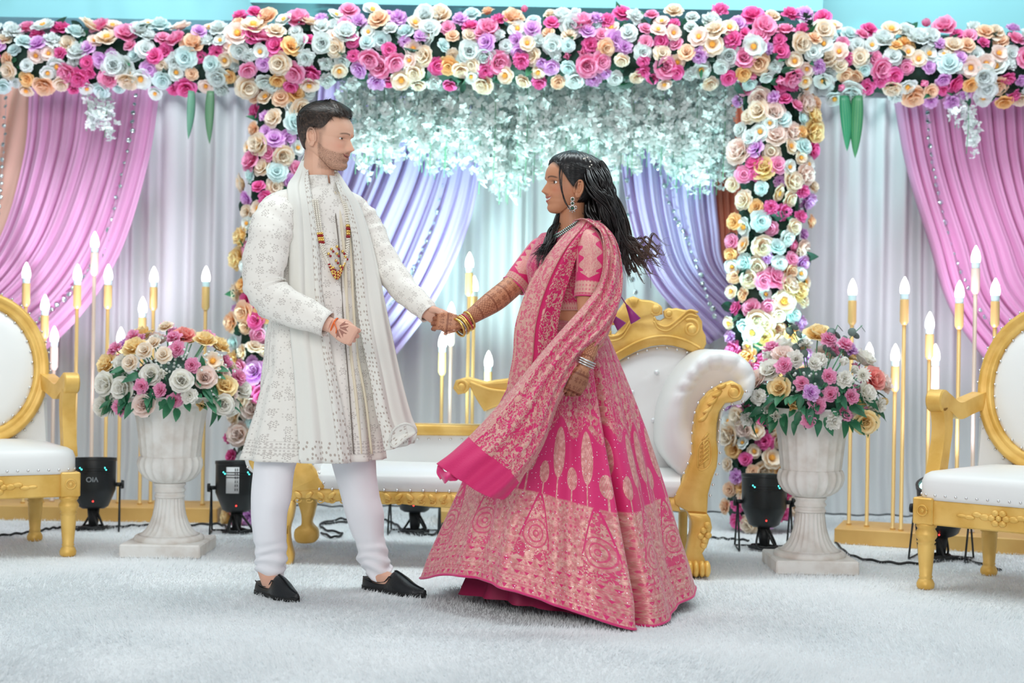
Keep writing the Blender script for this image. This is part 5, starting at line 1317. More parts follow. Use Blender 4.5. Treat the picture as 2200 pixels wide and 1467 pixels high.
# shoes
M_shoe = mat('black_leather', srgb(20, 22, 25), .34, fn=lambda b: dict(bump=(voro(comb(*uvxy()), 60.0)[0], .25, .002)))
M_sole = mat('shoe_sole', srgb(12, 12, 13), .6)
def shoe(hp, tp, seed):
    h = np.array((*fl(*hp), 0)); t = np.array((*fl(*tp), 0)); L = np.linalg.norm(t-h); d = (t-h)/L; s = np.array((-d[1], d[0], 0)); z = np.array((0, 0, 1.0)); ts = np.linspace(0, 1, 34)
    wf = tab([0, .06, .2, .4, .62, .8, .93, 1], [.012, .030, .036, .035, .044, .036, .018, .005]); hf = tab([0, .1, .28, .42, .52, .64, .8, .93, 1], [.062, .056, .044, .052, .082, .070, .046, .034, .030])
    mb = MB(); G = np.zeros((34, 24, 3)); a = np.arange(24)/24*2*PI
    for i, q in enumerate(ts):
        w, hh = float(wf(q)), float(hf(q)); zc = .012 + (.008 if q > .92 else 0)
        for j, an in enumerate(a):
            cx, sz = math.cos(an), math.sin(an); zz = zc + (hh-zc)*max(sz, 0)**.75 if sz > 0 else zc + .012*sz
            ww = w*math.copysign(abs(cx)**.7, cx)*(1-.28*max(sz, 0)); dent = 0
            if q < .47 and sz > .55: zz = min(zz, hh*.72)
            G[i, j] = h + d*(q*L) + s*ww + z*zz
    mb.grid(G, cv=True, capa=True, capb=True); o = mbuild(mb, 'shoe', M_shoe, None)
    sl = MB(); G = np.zeros((3, 60, 3)); out = [(q, float(wf(q))+.002) for q in np.linspace(0, 1, 30)]; ring = [h+d*(q*L)+s*w for q, w in out]+[h+d*(q*L)-s*w for q, w in out[::-1]]
    G[0] = np.array(ring)+z*.001; G[1] = np.array(ring)+z*.012; G[2] = np.array(ring)*1+z*.015
    sl.grid(G, cv=True, capa=True, capb=True); mbuild(sl, 'sole', M_sole, o)
    rd = MB(); rd.tube([h+d*(q*L)+z*(float(hf(q))+.002) for q in np.linspace(.5, .97, 20)], .0030, 6)
    rd.tube([h+d*(q*L)+s*float(wf(q))*.8*sg+z*(float(hf(q))*.80) for sg, qs in ((1, np.linspace(.05, .5, 14)), (-1, np.linspace(.5, .05, 14))) for q in qs], .0028, 6)
    mbuild(rd, 'seam_ridge', M_shoe, o); return h, d
sh1 = shoe((556, 1272), (640, 1294), 0); sh2 = shoe((783, 1262), (914, 1285), 1)
# ---- body
hm = face_params('m'); yaw = math.radians(-20)
MH = Matrix.Translation(W(692, 363, MY)) @ Matrix.Rotation(yaw, 4, 'Z') @ Matrix.Rotation(math.radians(5), 4, 'Y') @ Matrix.Translation((0, 0, 0)) @ Matrix.Scale(1.0, 4)
Gh, thh, zh = head_grid(hm)
def surf_x(G, y, z):
    d = (G[..., 1]-y)**2+(G[..., 2]-z)**2+(G[..., 0] < 0)*1; i = np.unravel_index(np.argmin(d), d.shape); return G[i][0]
ex = surf_x(Gh, .031, .1125); eyes_m = [(ex-.0085, sy*.031, .1125) for sy in (-1, 1)]
hb_ = MB(); hb_.grid(Gh, cv=True, capa=True, capb=True); ear(hb_, -1, .110); ear(hb_, 1, .110); eyelids(hb_, eyes_m, .0128, -.26, .24)
hv = [xf(MH, v) for v in hb_.v]; hb_.v = hv
hb_.tube(spl([W(684, 322, MY), W(685, 365, MY), W(689, 400, MY), W(690, 425, MY)], 14), [.050, .052, .053, .055, .056, .057, .057, .058, .058, .059, .06, .062, .066, .075], 24)
Vh, Fh = remesh(hb_, .0018, 3, .4)
loc = xf(MH.inverted(), Vh); lx, ly, lz = loc.T; ay = np.abs(ly)
sk = np.array(srgb(226, 178, 152)); cols = np.repeat(sk[None], len(Vh), 0)
def blend(m, c): 
    global cols
    cols = cols*(1-m[:, None]) + np.array(srgb(*c))*m[:, None]
sstep = lambda x, a, b: (lambda t: t*t*(3-2*t))(np.clip((x-a)/(b-a), 0, 1))
face = (lx > .015)
blend(.35*g2(ay-.042, .02)*g2(lz-.085, .018)*face, (226, 140, 120))
blend(.4*g2(ay, .014)*g2(lz-.076, .01)*(lx > .1), (226, 140, 122))
zm = .0495+.010*(ay/.028)**2
jl = np.interp(lx, [.0, .012, .03, .055, .08, .11], [.112, .095, .076, .066, .061, .060])       # cheek line of the beard
beard = sstep(-(lz-jl), -.006, .008)*sstep(lx, .004, .016)*sstep(lz, -.010, .006)*(lx > 0)
must = g2(lz-(.0615-.006*(ay/.03)**2), .0048)*(ay < .033)*(lx > .07)
side = sstep(lz, .06, .08)*sstep(-lz, -.135, -.12)*g2(lx-.018, .010)*(ay > .05)
nz_ = .75+.25*np.random.RandomState(2).rand(len(Vh))
blend(np.clip(.40*np.maximum(beard, must)*nz_ + .0, 0, 1), (150, 112, 92)); blend(.45*side*nz_, (96, 76, 66)); blend(.60*sstep(lz, .112, .150)*(ay > .045)*sstep(-lx, -.046, -.030)*nz_, (84, 66, 58)); blend(.6*sstep(-lx, .03, .06)*sstep(lz, .045, .07)*nz_, (84, 66, 58))
lipm = ((lz-zm < .0065*(1-(ay/.027)**2)) & (lz-zm > -.0085*(1-(ay/.025)**2)) & (ay < .027) & (lx > .08)).astype(float)
blend(.8*lipm, (206, 128, 120)); blend(.85*g2(lz-zm, .0013)*(ay < .028)*(lx > .08), (120, 60, 56))
bz = .1285+.0035*np.sin(np.clip((ay-.012)/.036, 0, 1)*PI)
blend(.80*g2(lz-bz, .0032)*sstep(ay, .010, .016)*sstep(-ay, -.052, -.044)*face, (84, 62, 52))
blend(.35*g2(ay-.031, .015)*g2(lz-.106, .006)*face, (190, 120, 104))
blend(.55*g2(ay-.031, .014)*g2(lz-.1155, .0022)*face, (80, 54, 46))
zl_m = tab([0, .5, .9, 1.08, 1.22, 1.36, 1.50, 1.62, 1.8, 2.1, 2.5, PI], [.194, .193, .190, .178, .160, .146, .142, .142, .125, .092, .066, .058])
T_v = np.arctan2(ay/.073, lx/.1); blend(.55*sstep(lz-zl_m(T_v), -.012, .0), (70, 55, 48))
blend(.9*g2(ly, .0035)*g2(lz-.128, .007)*(lx > .09), (244, 130, 70))                # tilak
blend(.5*sstep(-(lx), .0, .03)*sstep(-lz, -.10, -.05)*sstep(lz, .02, .05), (200, 150, 128))
body = MB(); parts_v = [(Vh, Fh, cols)]
# hands and ankles
hb1 = MB()
fist = [(1.15, 1.25, .8), (1.2, 1.3, .8), (1.2, 1.3, .8), (1.1, 1.3, .8)]
wr1 = W(712, 699, 5.0)
hand(hb1, wr1, (.86, -.10, -.42), (-.05, -1, .12), (.40, 0, .9), fist, .04, [(.012, .020, -.006), (.040, .036, -.020), (.066, .032, -.034), (.090, .018, -.040)], .92, .027)
hb1.tube([wr1, W(660, 678, 5.01)], [.026, .034], 16)
V1, F1 = remesh(hb1, .0017, 3, .4)
c1 = np.repeat(np.array(srgb(228, 180, 158))[None], len(V1), 0)
# lotus mehndi on the back of the hand
dvec = np.array((.86, -.10, -.42)); dvec /= np.linalg.norm(dvec); rel = V1-wr1; q = rel@dvec; up_ = np.cross(dvec, (0, -1, 0)); up_ = up_ if up_[2] > 0 else -up_; up_ /= np.linalg.norm(up_); p_ = rel@up_
lx1, ly1 = q-.045, p_-.004; rr = np.hypot(lx1+.018, ly1); aa = np.arctan2(ly1, lx1+.018)
pet = (np.abs(np.sin(aa*4.5)) > .42)*(rr > .008)*(rr < .036+.006*np.cos(aa*9))*(np.abs(aa) < 1.25)*(rel[:, 1] < .0)
c1 = c1*(1-.75*pet[:, None]) + np.array(srgb(130, 62, 50))*.75*pet[:, None]
parts_v.append((V1, F1, c1))
hb2 = MB(); wr2 = W(916, 671, 5.235)
hand(hb2, wr2, (.92, .02, -.38), (.10, .85, .45), (.25, -.45, .82), [(.35, .6, .5), (.45, .7, .5), (.55, .8, .5), (.6, .8, .5)], .06, [(.010, .022, -.004), (.040, .036, -.016), (.070, .030, -.030), (.098, .016, -.036)], .92, .027)
hb2.tube([wr2, W(880, 640, 5.27)], [.026, .034], 16)
V2, F2 = remesh(hb2, .0017, 3, .4); parts_v.append((V2, F2, np.repeat(np.array(srgb(226, 176, 152))[None], len(V2), 0)))
fb = MB()
for (h, d), (ax_, ay_, aY) in ((sh1, (584, 1215, 5.26)), (sh2, (812, 1205, 5.40))):
    fb.tube([W(ax_, ay_, aY), h+d*.055+np.array((0, 0, .085)), h+d*.075+np.array((0, 0, .05)), h+d*.15+np.array((0, 0, .04))], [.044, .038, .034, .03], 18)
# hidden trunk and limbs so the figure is whole under its clothes
def trunk(mb, rings, el, f, shrink):
    mb.grid(np.stack([c + np.outer(np.cos(a_)*max(a-shrink, .02), el) + np.outer(np.sin(a_)*max(b-shrink, .02), f) for (c, a, b) in rings for a_ in [np.arange(24)/24*2*PI]]), cv=True, capa=True, capb=True)
trunk(fb, k_rings[4:58:3], ml, mf, .03)
for pts in ([(625, 720, 5.24), (596, 1000, 5.19), (578, 1080, 5.20), (584, 1215, 5.26)], [(720, 720, 5.29), (762, 1000, 5.32), (782, 1080, 5.35), (812, 1205, 5.40)]): fb.tube(spl([W(*p) for p in pts], 16), np.linspace(.062, .040, 16)*np.concatenate([np.ones(6), np.linspace(.85, .9, 10)]), 14)
for pts in ([(612, 436, 5.17), (573, 540, 5.06), (567, 615, 5.04), (640, 668, 5.02), (700, 695, 5.0)], [(764, 440, 5.36), (822, 560, 5.35), (862, 614, 5.31), (912, 668, 5.24)]): fb.tube(spl([W(*p) for p in pts], 20), np.linspace(.046, .028, 20), 12)
Vb, Fb_ = remesh(fb, .007, 2); parts_v.append((Vb, Fb_, np.repeat(np.array(srgb(222, 172, 148))[None], len(Vb), 0)))
def join_body(parts, material, owner, off):
    V = np.concatenate([p[0] for p in parts])-off; F = []; o = 0
    for v, f, c in parts: F += [tuple(i+o for i in q) for q in f]; o += len(v)
    return colour_mesh('body', V, F, np.concatenate([p[2] for p in parts]), material, owner)
join_body(parts_v, skin_mat('skin_fair'), man, mo)
MHl = Matrix.Translation(-Vector(mo)) @ MH
for e in eyes_m: eye_obj(man, e, .0118, MHl, (96, 84, 70))
# ---- hair
def hair_cap(G, th, z, zline, thick, soft=.010):
    """offset shell above a hairline zline(theta)"""
    T_ = np.where(th > PI, 2*PI-th, th); zl = zline(T_); m = np.clip((z[:, None]-zl[None])/soft, -1, 1)
    N = np.zeros_like(G); dth = np.roll(G, -1, 1)-np.roll(G, 1, 1); dz = np.gradient(G, axis=0); N = np.cross(dth, dz); N /= np.maximum(np.linalg.norm(N, axis=-1), 1e-9)[..., None]
    N[-4:] = (0, 0, 1)
    t = thick(T_[None], z[:, None])*np.clip(m, 0, 1)**.6 - .004*np.clip(-m+.25, 0, 1)
    return G + N*t[..., None], N, m
zl_m = tab([0, .5, .9, 1.08, 1.22, 1.36, 1.50, 1.62, 1.8, 2.1, 2.5, PI], [.194, .193, .190, .178, .160, .146, .142, .142, .125, .092, .066, .058])
def th_m(T, z): return .004 + .014*sstep(z, .14, .20) + .010*sstep(z, .165, .2)*sstep(-T, -1.0, -.3) + .005*sstep(T, 1.6, 2.6)*sstep(z, .10, .15)
Gc_, Nc, mk = hair_cap(Gh, thh, zh, zl_m, th_m)
rn = np.random.RandomState(5)
hmesh = MB(); hmesh.grid(Gc_, cv=True, capb=True)
zl2 = zl_m(np.where(thh > PI, 2*PI-thh, thh)); fade = (zh[:, None] > zl2[None]-.034)*(np.abs(Gh[..., 1]) > .045)*(Gh[..., 0] > -.05)*(Gh[..., 0] < .042)
ii, jj = np.where((mk > .05) | (fade & (rn.rand(*mk.shape) < .55))); ring_r = np.hypot(Gc_[ii, jj, 1], Gc_[ii, jj, 0]); pr_ = ring_r/ring_r.sum()
sel = rn.choice(len(ii), 9500, p=pr_); P0 = Gc_[ii[sel], jj[sel]]; N0 = Nc[ii[sel], jj[sel]]; incap = mk[ii[sel], jj[sel]] > .05
P0 = np.where(incap[:, None], P0, Gh[ii[sel], jj[sel]])
topw = sstep(P0[:, 2], .165, .20)[:, None]
comb_d = topw*np.array((1.0, -.45, .05)) + (1-topw)*np.array((-.45, 0, -1.0)); comb_d = comb_d + rn.randn(len(P0), 3)*.16
comb_d -= N0*np.sum(comb_d*N0, 1)[:, None]; comb_d /= np.linalg.norm(comb_d, axis=1)[:, None]
D0 = comb_d + N0*(.10*topw+.10); D0 /= np.linalg.norm(D0, axis=1)[:, None]
Ls = np.where(topw[:, 0] > .4, .025, .010)*(.6+.6*rn.rand(len(P0)))*np.where(incap, 1, .5)
blades(hmesh, P0-N0*.0005, D0, Ls, np.where(incap, .00085, .0004), 3, curve=.16, N=N0)
hmesh.v = [xf(MH, v) for v in hmesh.v]; mbuild(hmesh, 'hair', hair_mat('hair_dark_brown', (46, 37, 32), (86, 68, 57), 120.0))
bm = MB(); sel = np.where((beard > .5) | (must > .5) & (lipm < .1))[0]; sel = rn.choice(sel, 5200)
c_in = xf(MH, np.array([[.02, 0, .06]]))[0]; Nb = Vh[sel]-c_in; Nb /= np.linalg.norm(Nb, axis=1)[:, None]; Db = Nb*.7+np.array((.25, 0, -.75))+rn.randn(len(sel), 3)*.25; Db /= np.linalg.norm(Db, axis=1)[:, None]
blades(bm, Vh[sel], Db, .0034*(.5+.7*rn.rand(len(sel))), np.full(len(sel), .00022), 2, N=Nb); mbuild(bm, 'beard', hair_mat('beard_brown', (96, 70, 54), (130, 96, 74)))
# ---- stole
def stole(rows, seed, name='stole_end', roll=False):
    """rows: (xl, xr, py, lift or None, Yoverride)"""
    ctrl = []
    for xl, xr, y, Y_l, Y_r in rows:
        xm = (xl+xr)/2; ctrl.append([W(xl, y, Y_l), W(xl*.5+xr*.5, y+1, (Y_l+Y_r)/2-.012), W(xr, y, Y_r)])
    P = patch(ctrl, 110, 46); u = np.linspace(0, 1, 46)
    for i in range(110):
        t = i/109; P[i, :, 1] += (.0045*np.sin(u*11+1.5*t+seed)+.0022*np.sin(u*23+seed*2+2*t))*(.5+t)
        P[i, :, 0] += .004*np.sin(u*14+1.5*t+seed+1.2)
    s = np.concatenate([[0], np.cumsum(np.linalg.norm(np.diff(P[:, 23], axis=0), axis=1))]); UV = np.stack(np.broadcast_arrays(u[None], (s/s[-1])[:, None]), -1)
    return P, UV
KF = lambda px, py, l: front_Y(k_rings, ml, mf, px, py, l)
rowsL = [(652, 672, 336, 5.36, 5.335), (645, 664, 350, 5.30, 5.26), (632, 664, 374, 5.22, 5.20), (616, 668, 400, 5.14, 5.155), (619, 675, 440, KF(619, 440, .02), KF(675, 440, .014)), (620, 684, 500, KF(624, 500, .02), KF(681, 500, .014)), (620, 690, 570, KF(624, 570, .018), KF(684, 570, .014)), (620, 696, 640, KF(624, 640, .02), KF(690, 640, .016)), (624, 708, 720, KF(626, 720, .022), KF(704, 720, .02)), (632, 722, 800, KF(632, 800, .025), KF(722, 800, .025)), (638, 740, 890, KF(638, 890, .03), KF(740, 890, .03)), (644, 756, 995, KF(644, 985, .035), KF(756, 985, .035))]
P, UV = stole(rowsL, 1); sL = MB(); sL.grid(P, uv=UV, flip=True); st = mbuild(sL, 'stole', M_stole); solidify(st, .003)
rowsR = [(716, 727, 370, 5.27, 5.30), (727, 752, 405, 5.19, 5.27), (744, 776, 445, KF(744, 445, .018), 5.28), (758, 798, 510, KF(752, 510, .018), 5.29), (764, 816, 585, KF(760, 585, .02), 5.28), (768, 828, 645, KF(764, 645, .024), 5.27), (780, 846, 730, KF(770, 730, .03), 5.27), (798, 864, 815, KF(776, 815, .03), 5.26), (811, 884, 890, 5.15, 5.25), (822, 897, 925, 5.14, 5.24), (828, 893, 962, 5.14, 5.23)]
P, UV = stole(rowsR, 2); 
for i in range(96, 110):                                       # blown corner lifts towards the bride
    t = (i-96)/13; P[i, :, 2] += np.linspace(-.010, .022, 46)*t; P[i, :, 1] -= .05*t*np.linspace(0, 1, 46)
UV[..., 0] = 1-UV[..., 0]
sR = MB(); sR.grid(P, uv=UV, flip=True); solidify(mbuild(sR, 'stole_front_end', M_stole, st), .003)
# curled-over hem showing the dotted inside
cu = MB(); A_ = spl([W(838, 950, 5.10), W(845, 924, 5.08), W(868, 910, 5.07), (W(888, 916, 5.08)), W(892, 930, 5.10), W(872, 942, 5.09), W(850, 960, 5.10)], 30, closed=True); cen = A_.mean(0)
cu.grid(np.stack([cen+(A_-cen)*f+np.array((0, .012*(1-f), 0)) for f in (1, .75, .5, .25, .02)]), cv=True, uv=np.stack(np.broadcast_arrays(np.full(30, .8)[None]+np.cos(np.arange(30)/30*2*PI)[None]*.18*np.array([1, .75, .5, .25, .02])[:, None], .5+.05*np.sin(np.arange(30)/30*2*PI)[None]*np.array([1, .75, .5, .25, .02])[:, None]), -1))
cu.tube(np.vstack([A_, A_[:1]]), .004, 8); mbuild(cu, 'curled_hem', M_stole, st)
nk = MB(); npth = spl([W(650, 352, 5.30), W(656, 338, 5.34), W(672, 334, 5.375), W(692, 342, 5.385), W(712, 356, 5.36), W(724, 372, 5.30)], 30)
G = np.stack([np.stack([p + np.array((0, 0, dz)) + np.array((.0, dy, 0)) for dz, dy in ((.012, -.006), (.018, .004), (.006, .014), (-.022, .02), (-.05, .03))]) for p in npth]); nk.grid(G); solidify(mbuild(nk, 'stole_neck_fold', M_stole, st), .003)
# ---- pearl necklace with ruby and gold beads
neck = thing('necklace', None, None); neck.parent = man; neck.location = (0, 0, 0)
pe, go, ru = MB(), MB(), MB()
for k, off in enumerate((-5, 0, 5)):
    cur = [(677+off, 430), (682+off, 470), (690+off*.8, 515), (703+off*.6, 560+off), (724, 592+off*1.2), (741-off*.6, 560+off), (748-off*.4, 510), (745-off*.6, 455), (733-off*.6, 415)]
    pts = spl(cur, 160)
    for q in range(0, 160, 2):
        x, y = pts[q]; p = kF(x, y, .016)-mo; t = q/160; band = (.20 < t < .27) or (.74 < t < .81) or (.40 < t < .60)
        if band: (ru if (q//2) % 3 == 0 else go).sphere(p, .0052, 8, 6)
        else: pe.sphere(p, .0038, 8, 6)
for x, y in ((724, 545), (722, 560), (716, 575), (731, 572), (712, 535), (736, 540), (706, 545), (742, 552), (724, 530)): go.sphere(kF(x, y, .018)-mo, .0055, 8, 6); ru.sphere(kF(x+4, y+5, .018)-mo, .0048, 8, 6)
for mb, m_, nm in ((pe, M_pearl, 'pearl_strand'), (go, M_goldj, 'gold_beads'), (ru, M_ruby, 'ruby_beads')): mb.build(nm, m_, neck)['kind'] = 'stuff'
M_thread = mat('orange_thread', srgb(240, 110, 40), .6)
th_ = MB(); th_.tube([wr1+.031*(math.cos(a_)*np.array((.40, 0, .9))+math.sin(a_)*np.array((-.05, -1, .12)))*.9 + np.array((.010, 0, 0)) for a_ in np.linspace(0, 2*PI, 20)], .0028, 6); th_.tube([wr1+np.array((.012, -.03, .012)), wr1+np.array((.022, -.032, -.012)), wr1+np.array((.020, -.03, -.028))], .002, 5); mbuild(th_, 'wrist_thread', M_thread)

# ================================================================== the bride
bride = thing('person', 'woman in a pink brocade lehenga with flying dupatta and long dark wavy hair, twirling', 'person', (W(1215, 1290, 5.2)[0], 5.2, 0))
bo_ = np.array(bride.location)
def bbuild(mb, name, m, parent=None, **k):
    mb.v = [v - bo_ for v in mb.v]; return mb.build(name, m, parent or bride, **k)
bf = np.array((-.83, -.558, 0)); bl = np.array((.558, -.83, 0)); BY = 5.2
b_rows = [(468, 1231, .050, .050), (480, 1229, .080, .062), (492, 1226, .120, .076), (510, 1221, .148, .092), (540, 1214, .152, .106), (575, 1207, .146, .122), (612, 1207, .136, .112), (640, 1211, .126, .100), (668, 1215, .120, .094)]
b_rings = ring_table(b_rows, BY, 50)
G, UV, al = loft(b_rings[8:], 90, bl, bf, -PI/2)
UV[..., 1] -= UV[..., 1].min()
bb = MB(); bb.grid(G, uv=UV, flip=True); blouse = bbuild(bb, 'blouse', M_blouse); solidify(blouse, .003, 1)
# blouse sleeves
def bsleeve(pts, radii, face_dir):
    n = 30; P = spl([W(*p) for p in pts], n); R = tab(np.linspace(0, 1, len(radii)), radii)(np.linspace(0, 1, n)); T = np.gradient(P, axis=0); T /= np.linalg.norm(T, axis=1)[:, None]
    a = np.linspace(-PI, PI, 41); G = np.zeros((n, 41, 3)); UV = np.zeros((n, 41, 2)); N0 = np.asarray(face_dir, float)
    for k in range(n):
        N = N0-T[k]*(N0@T[k]); N /= np.linalg.norm(N); B = np.cross(T[k], N); r = R[k]*(1+.02*np.sin(a*3+k*.3))
        G[k] = P[k] + r[:, None]*(np.cos(a)[:, None]*N+np.sin(a)[:, None]*B); UV[k, :, 0] = a/(2*PI)+.5; UV[k, :, 1] = k/(n-1)
    mb = MB(); mb.grid(G, uv=UV); o = bbuild(mb, 'sleeve', M_sleeve, blouse); solidify(o, .004, -1)
    pp = MB(); pp.tube(np.vstack([G[-1], G[-1][:2]]), .003, 6); bbuild(pp, 'sleeve_piping', M_pinkplain, o)
bsleeve([(1248, 505, 5.10), (1264, 518, 5.06), (1271, 550, 5.02), (1268, 600, 5.00), (1264, 640, 4.99)], [.030, .050, .054, .053, .050], (-.15, -1, 0))
bsleeve([(1186, 520, 5.33), (1165, 540, 5.35), (1140, 570, 5.35), (1118, 597, 5.33), (1104, 614, 5.32)], [.03, .056, .054, .052, .048], (-.2, -1, .2))
# ---- skirt
hem_c = [(914, 1242, 5.15), (950, 1234, 4.99), (1040, 1246, 4.86), (1130, 1277, 4.77), (1240, 1316, 4.73), (1355, 1347, 4.73), (1430, 1330, 4.84), (1487, 1270, 5.14), (1440, 1232, 5.45), (1220, 1215, 5.62), (1010, 1224, 5.50)]
NS, NR = 480, 150
hem = spl([W(*p) for p in hem_c], NS, closed=True); hc = hem.mean(0); wc = W(1230, 702, BY); wx, wy = .118, .098
ang_h = np.arctan2(hem[:, 1]-hc[1], hem[:, 0]-hc[0]); waist = np.stack([wc[0]+wx*np.cos(ang_h), wc[1]+wy*np.sin(ang_h), np.full(NS, wc[2])], -1)
G = np.zeros((NR, NS+1, 3)); UV = np.zeros((NR, NS+1, 2)); un = np.unwrap(ang_h); un = np.append(un, un[0]+2*PI)
deep = math.atan2(W(1352, 1347, 4.73)[1]-hc[1], W(1352, 1347, 4.73)[0]-hc[0])
per = np.concatenate([[0], np.cumsum(np.linalg.norm(np.diff(np.vstack([hem, hem[:1]]), axis=0), axis=1))])
for i in range(NR):
    t = i/(NR-1); g = t + .055*math.sin(PI*t)*(1-t) + .02*math.sin(PI*t)     # hips then flare
    P = waist*(1-g) + hem*g; P[:, 2] = waist[:, 2]*(1-t) + hem[:, 2]*t
    P = np.vstack([P, P[:1]]); d = np.stack([np.cos(un), np.sin(un), np.zeros(NS+1)], -1)
    dd = (un-deep+PI) % (2*PI)-PI
    fold = t*(.020*np.sin(un*5+1.6*(1-t)) + .012*np.sin(un*11+.8+1.2*(1-t)) + .006*np.sin(un*23+2)) + (1-t)*t*.02*np.sin(un*17)
    dq = dd - .10 + .18*(1-t)
    fold += -.20*np.exp(-(dq/.06)**2)*min(1, t*1.7)*(.35+.65*t) + .055*np.exp(-((dq+.15)/.10)**2)*t + .03*np.exp(-((dq-.2)/.12)**2)*t
    fold *= (1-np.exp(-((1-t)/.06)**2)*.35)
    G[i] = P + d*fold[:, None]; UV[i, :, 0] = per; UV[i, :, 1] = t
sk_ = MB(); sk_.grid(G, uv=UV, flip=True); skirt = bbuild(sk_, 'skirt', M_skirt)
SG = G.copy()
ln_ = MB(); Gl = G[60:].copy(); cen = Gl.mean(1, keepdims=True); dl = Gl-cen; dl[..., 2] = 0; Gl = Gl - dl/np.maximum(np.linalg.norm(dl, axis=-1, keepdims=True), 1e-6)*.010; ln_.grid(Gl); bbuild(ln_, 'skirt_lining', M_maroon, skirt)
hp_ = MB(); hp_.tube(G[-1], .0045, 6, cap=False); bbuild(hp_, 'hem_piping', M_pinkplain, skirt)
wb = MB(); wb.grid(np.stack([wc+np.stack([(wx+e)*np.cos(q_), (wy+e)*np.sin(q_), np.full(64, z_)], -1) for q_ in [np.arange(64)/64*2*PI] for z_, e in ((.022, .002), (.02, .006), (-.012, .010), (-.016, .004))]), cv=True); bbuild(wb, 'waistband', M_dup, skirt)
# petticoat under the lifted hem
pc = MB(); Gp = G[50:].copy(); cen = Gp.mean(1, keepdims=True); nrow = len(Gp)
for i in range(nrow):
    t = i/(nrow-1); Gp[i] = cen[i] + (Gp[i]-cen[i])*np.array((.80-.10*t, .80-.10*t, 1)); Gp[i, :, 2] = Gp[i, :, 2]*(1-t) + (.028+.25*(Gp[i, :, 2]-.05))*t
    Gp[i] += np.stack([np.cos(un), np.sin(un), 0*un], -1)*(.012*t*np.sin(un*13))[:, None]
pc.grid(Gp, flip=True); bbuild(pc, 'petticoat', M_maroon, skirt)
# ---- body: head, neck, arms, midriff
hw_ = face_params('w'); yb = PI + math.radians(20)
MB_H = Matrix.Translation(W(1224, 461, BY)) @ Matrix.Rotation(yb, 4, 'Z') @ Matrix.Rotation(math.radians(-3), 4, 'Y') @ Matrix.Scale(.955, 4)
hw_['smile'] = .005; Gw, thw, zw = head_grid(hw_)
exw = surf_x(Gw, .031, .1125); eyes_w = [(exw-.0080, sy*.031, .1125) for sy in (-1, 1)]
hb3 = MB(); hb3.grid(Gw, cv=True, capa=True, capb=True); ear(hb3, -1, .094, .004, .069); ear(hb3, 1, .094, .004, .069); eyelids(hb3, eyes_w, .0130, -.34, .34)
hb3.v = [xf(MB_H, v) for v in hb3.v]
hb3.tube(spl([W(1232, 425, BY+.01), W(1229, 460, BY), W(1229, 490, BY), W(1226, 512, BY)], 14), [.042, .042, .0425, .043, .044, .045, .046, .048, .05, .053, .058, .066, .08, .095], 24)
Vw, Fw = remesh(hb3, .0018, 3, .4)
loc = xf(MB_H.inverted(), Vw); lx, ly, lz = loc.T; ay = np.abs(ly); face = lx > .015
BS = srgb(198, 138, 104); cols = np.repeat(np.array(BS)[None], len(Vw), 0)
blend(.45*g2(ay-.044, .02)*g2(lz-.084, .018)*face, (206, 124, 98)); blend(.3*sstep(lz, .14, .19)*face, (214, 160, 128))
zm = .0495+.010*(ay/.028)**2; 
lipm = ((lz-zm < .0085*(1-(ay/.029)**2)) & (lz-zm > -.0115*(1-(ay/.027)**2)) & (ay < .028) & (lx > .07)).astype(float); blend(.85*lipm, (176, 84, 84))
teeth = ((np.abs(lz-zm+.0008) < .0036*(1-(ay/.025)**2)) & (ay < .025) & (lx > .07)).astype(float); blend(.95*teeth, (240, 232, 224))
bz = .1290+.0045*np.sin(np.clip((ay-.010)/.040, 0, 1)*PI)
blend(.88*g2(lz-bz, .0034)*sstep(ay, .009, .014)*sstep(-ay, -.054, -.046)*face, (46, 32, 28))
blend(.75*g2(ay-.033, .015)*g2(lz-.1168, .0020)*face, (24, 18, 18)); blend(.6*g2(ay-.033, .014)*g2(lz-.1085, .0016)*face, (50, 34, 30)); blend(.35*g2(ay-.032, .014)*g2(lz-.1205, .003)*face, (140, 84, 66))
zl_w = tab([0, .35, .7, 1.0, 1.2, 1.38, 1.52, 1.64, 1.8, 2.2, PI], [.195, .190, .174, .146, .118, .100, .094, .112, .070, .045, .04])
T_v = np.arctan2(ay/.071, lx/.1); blend(.8*sstep(lz-zl_w(T_v), -.014, .002)*(T_v < 1.5), (34, 26, 25))
pv = [(Vw, Fw, cols)]
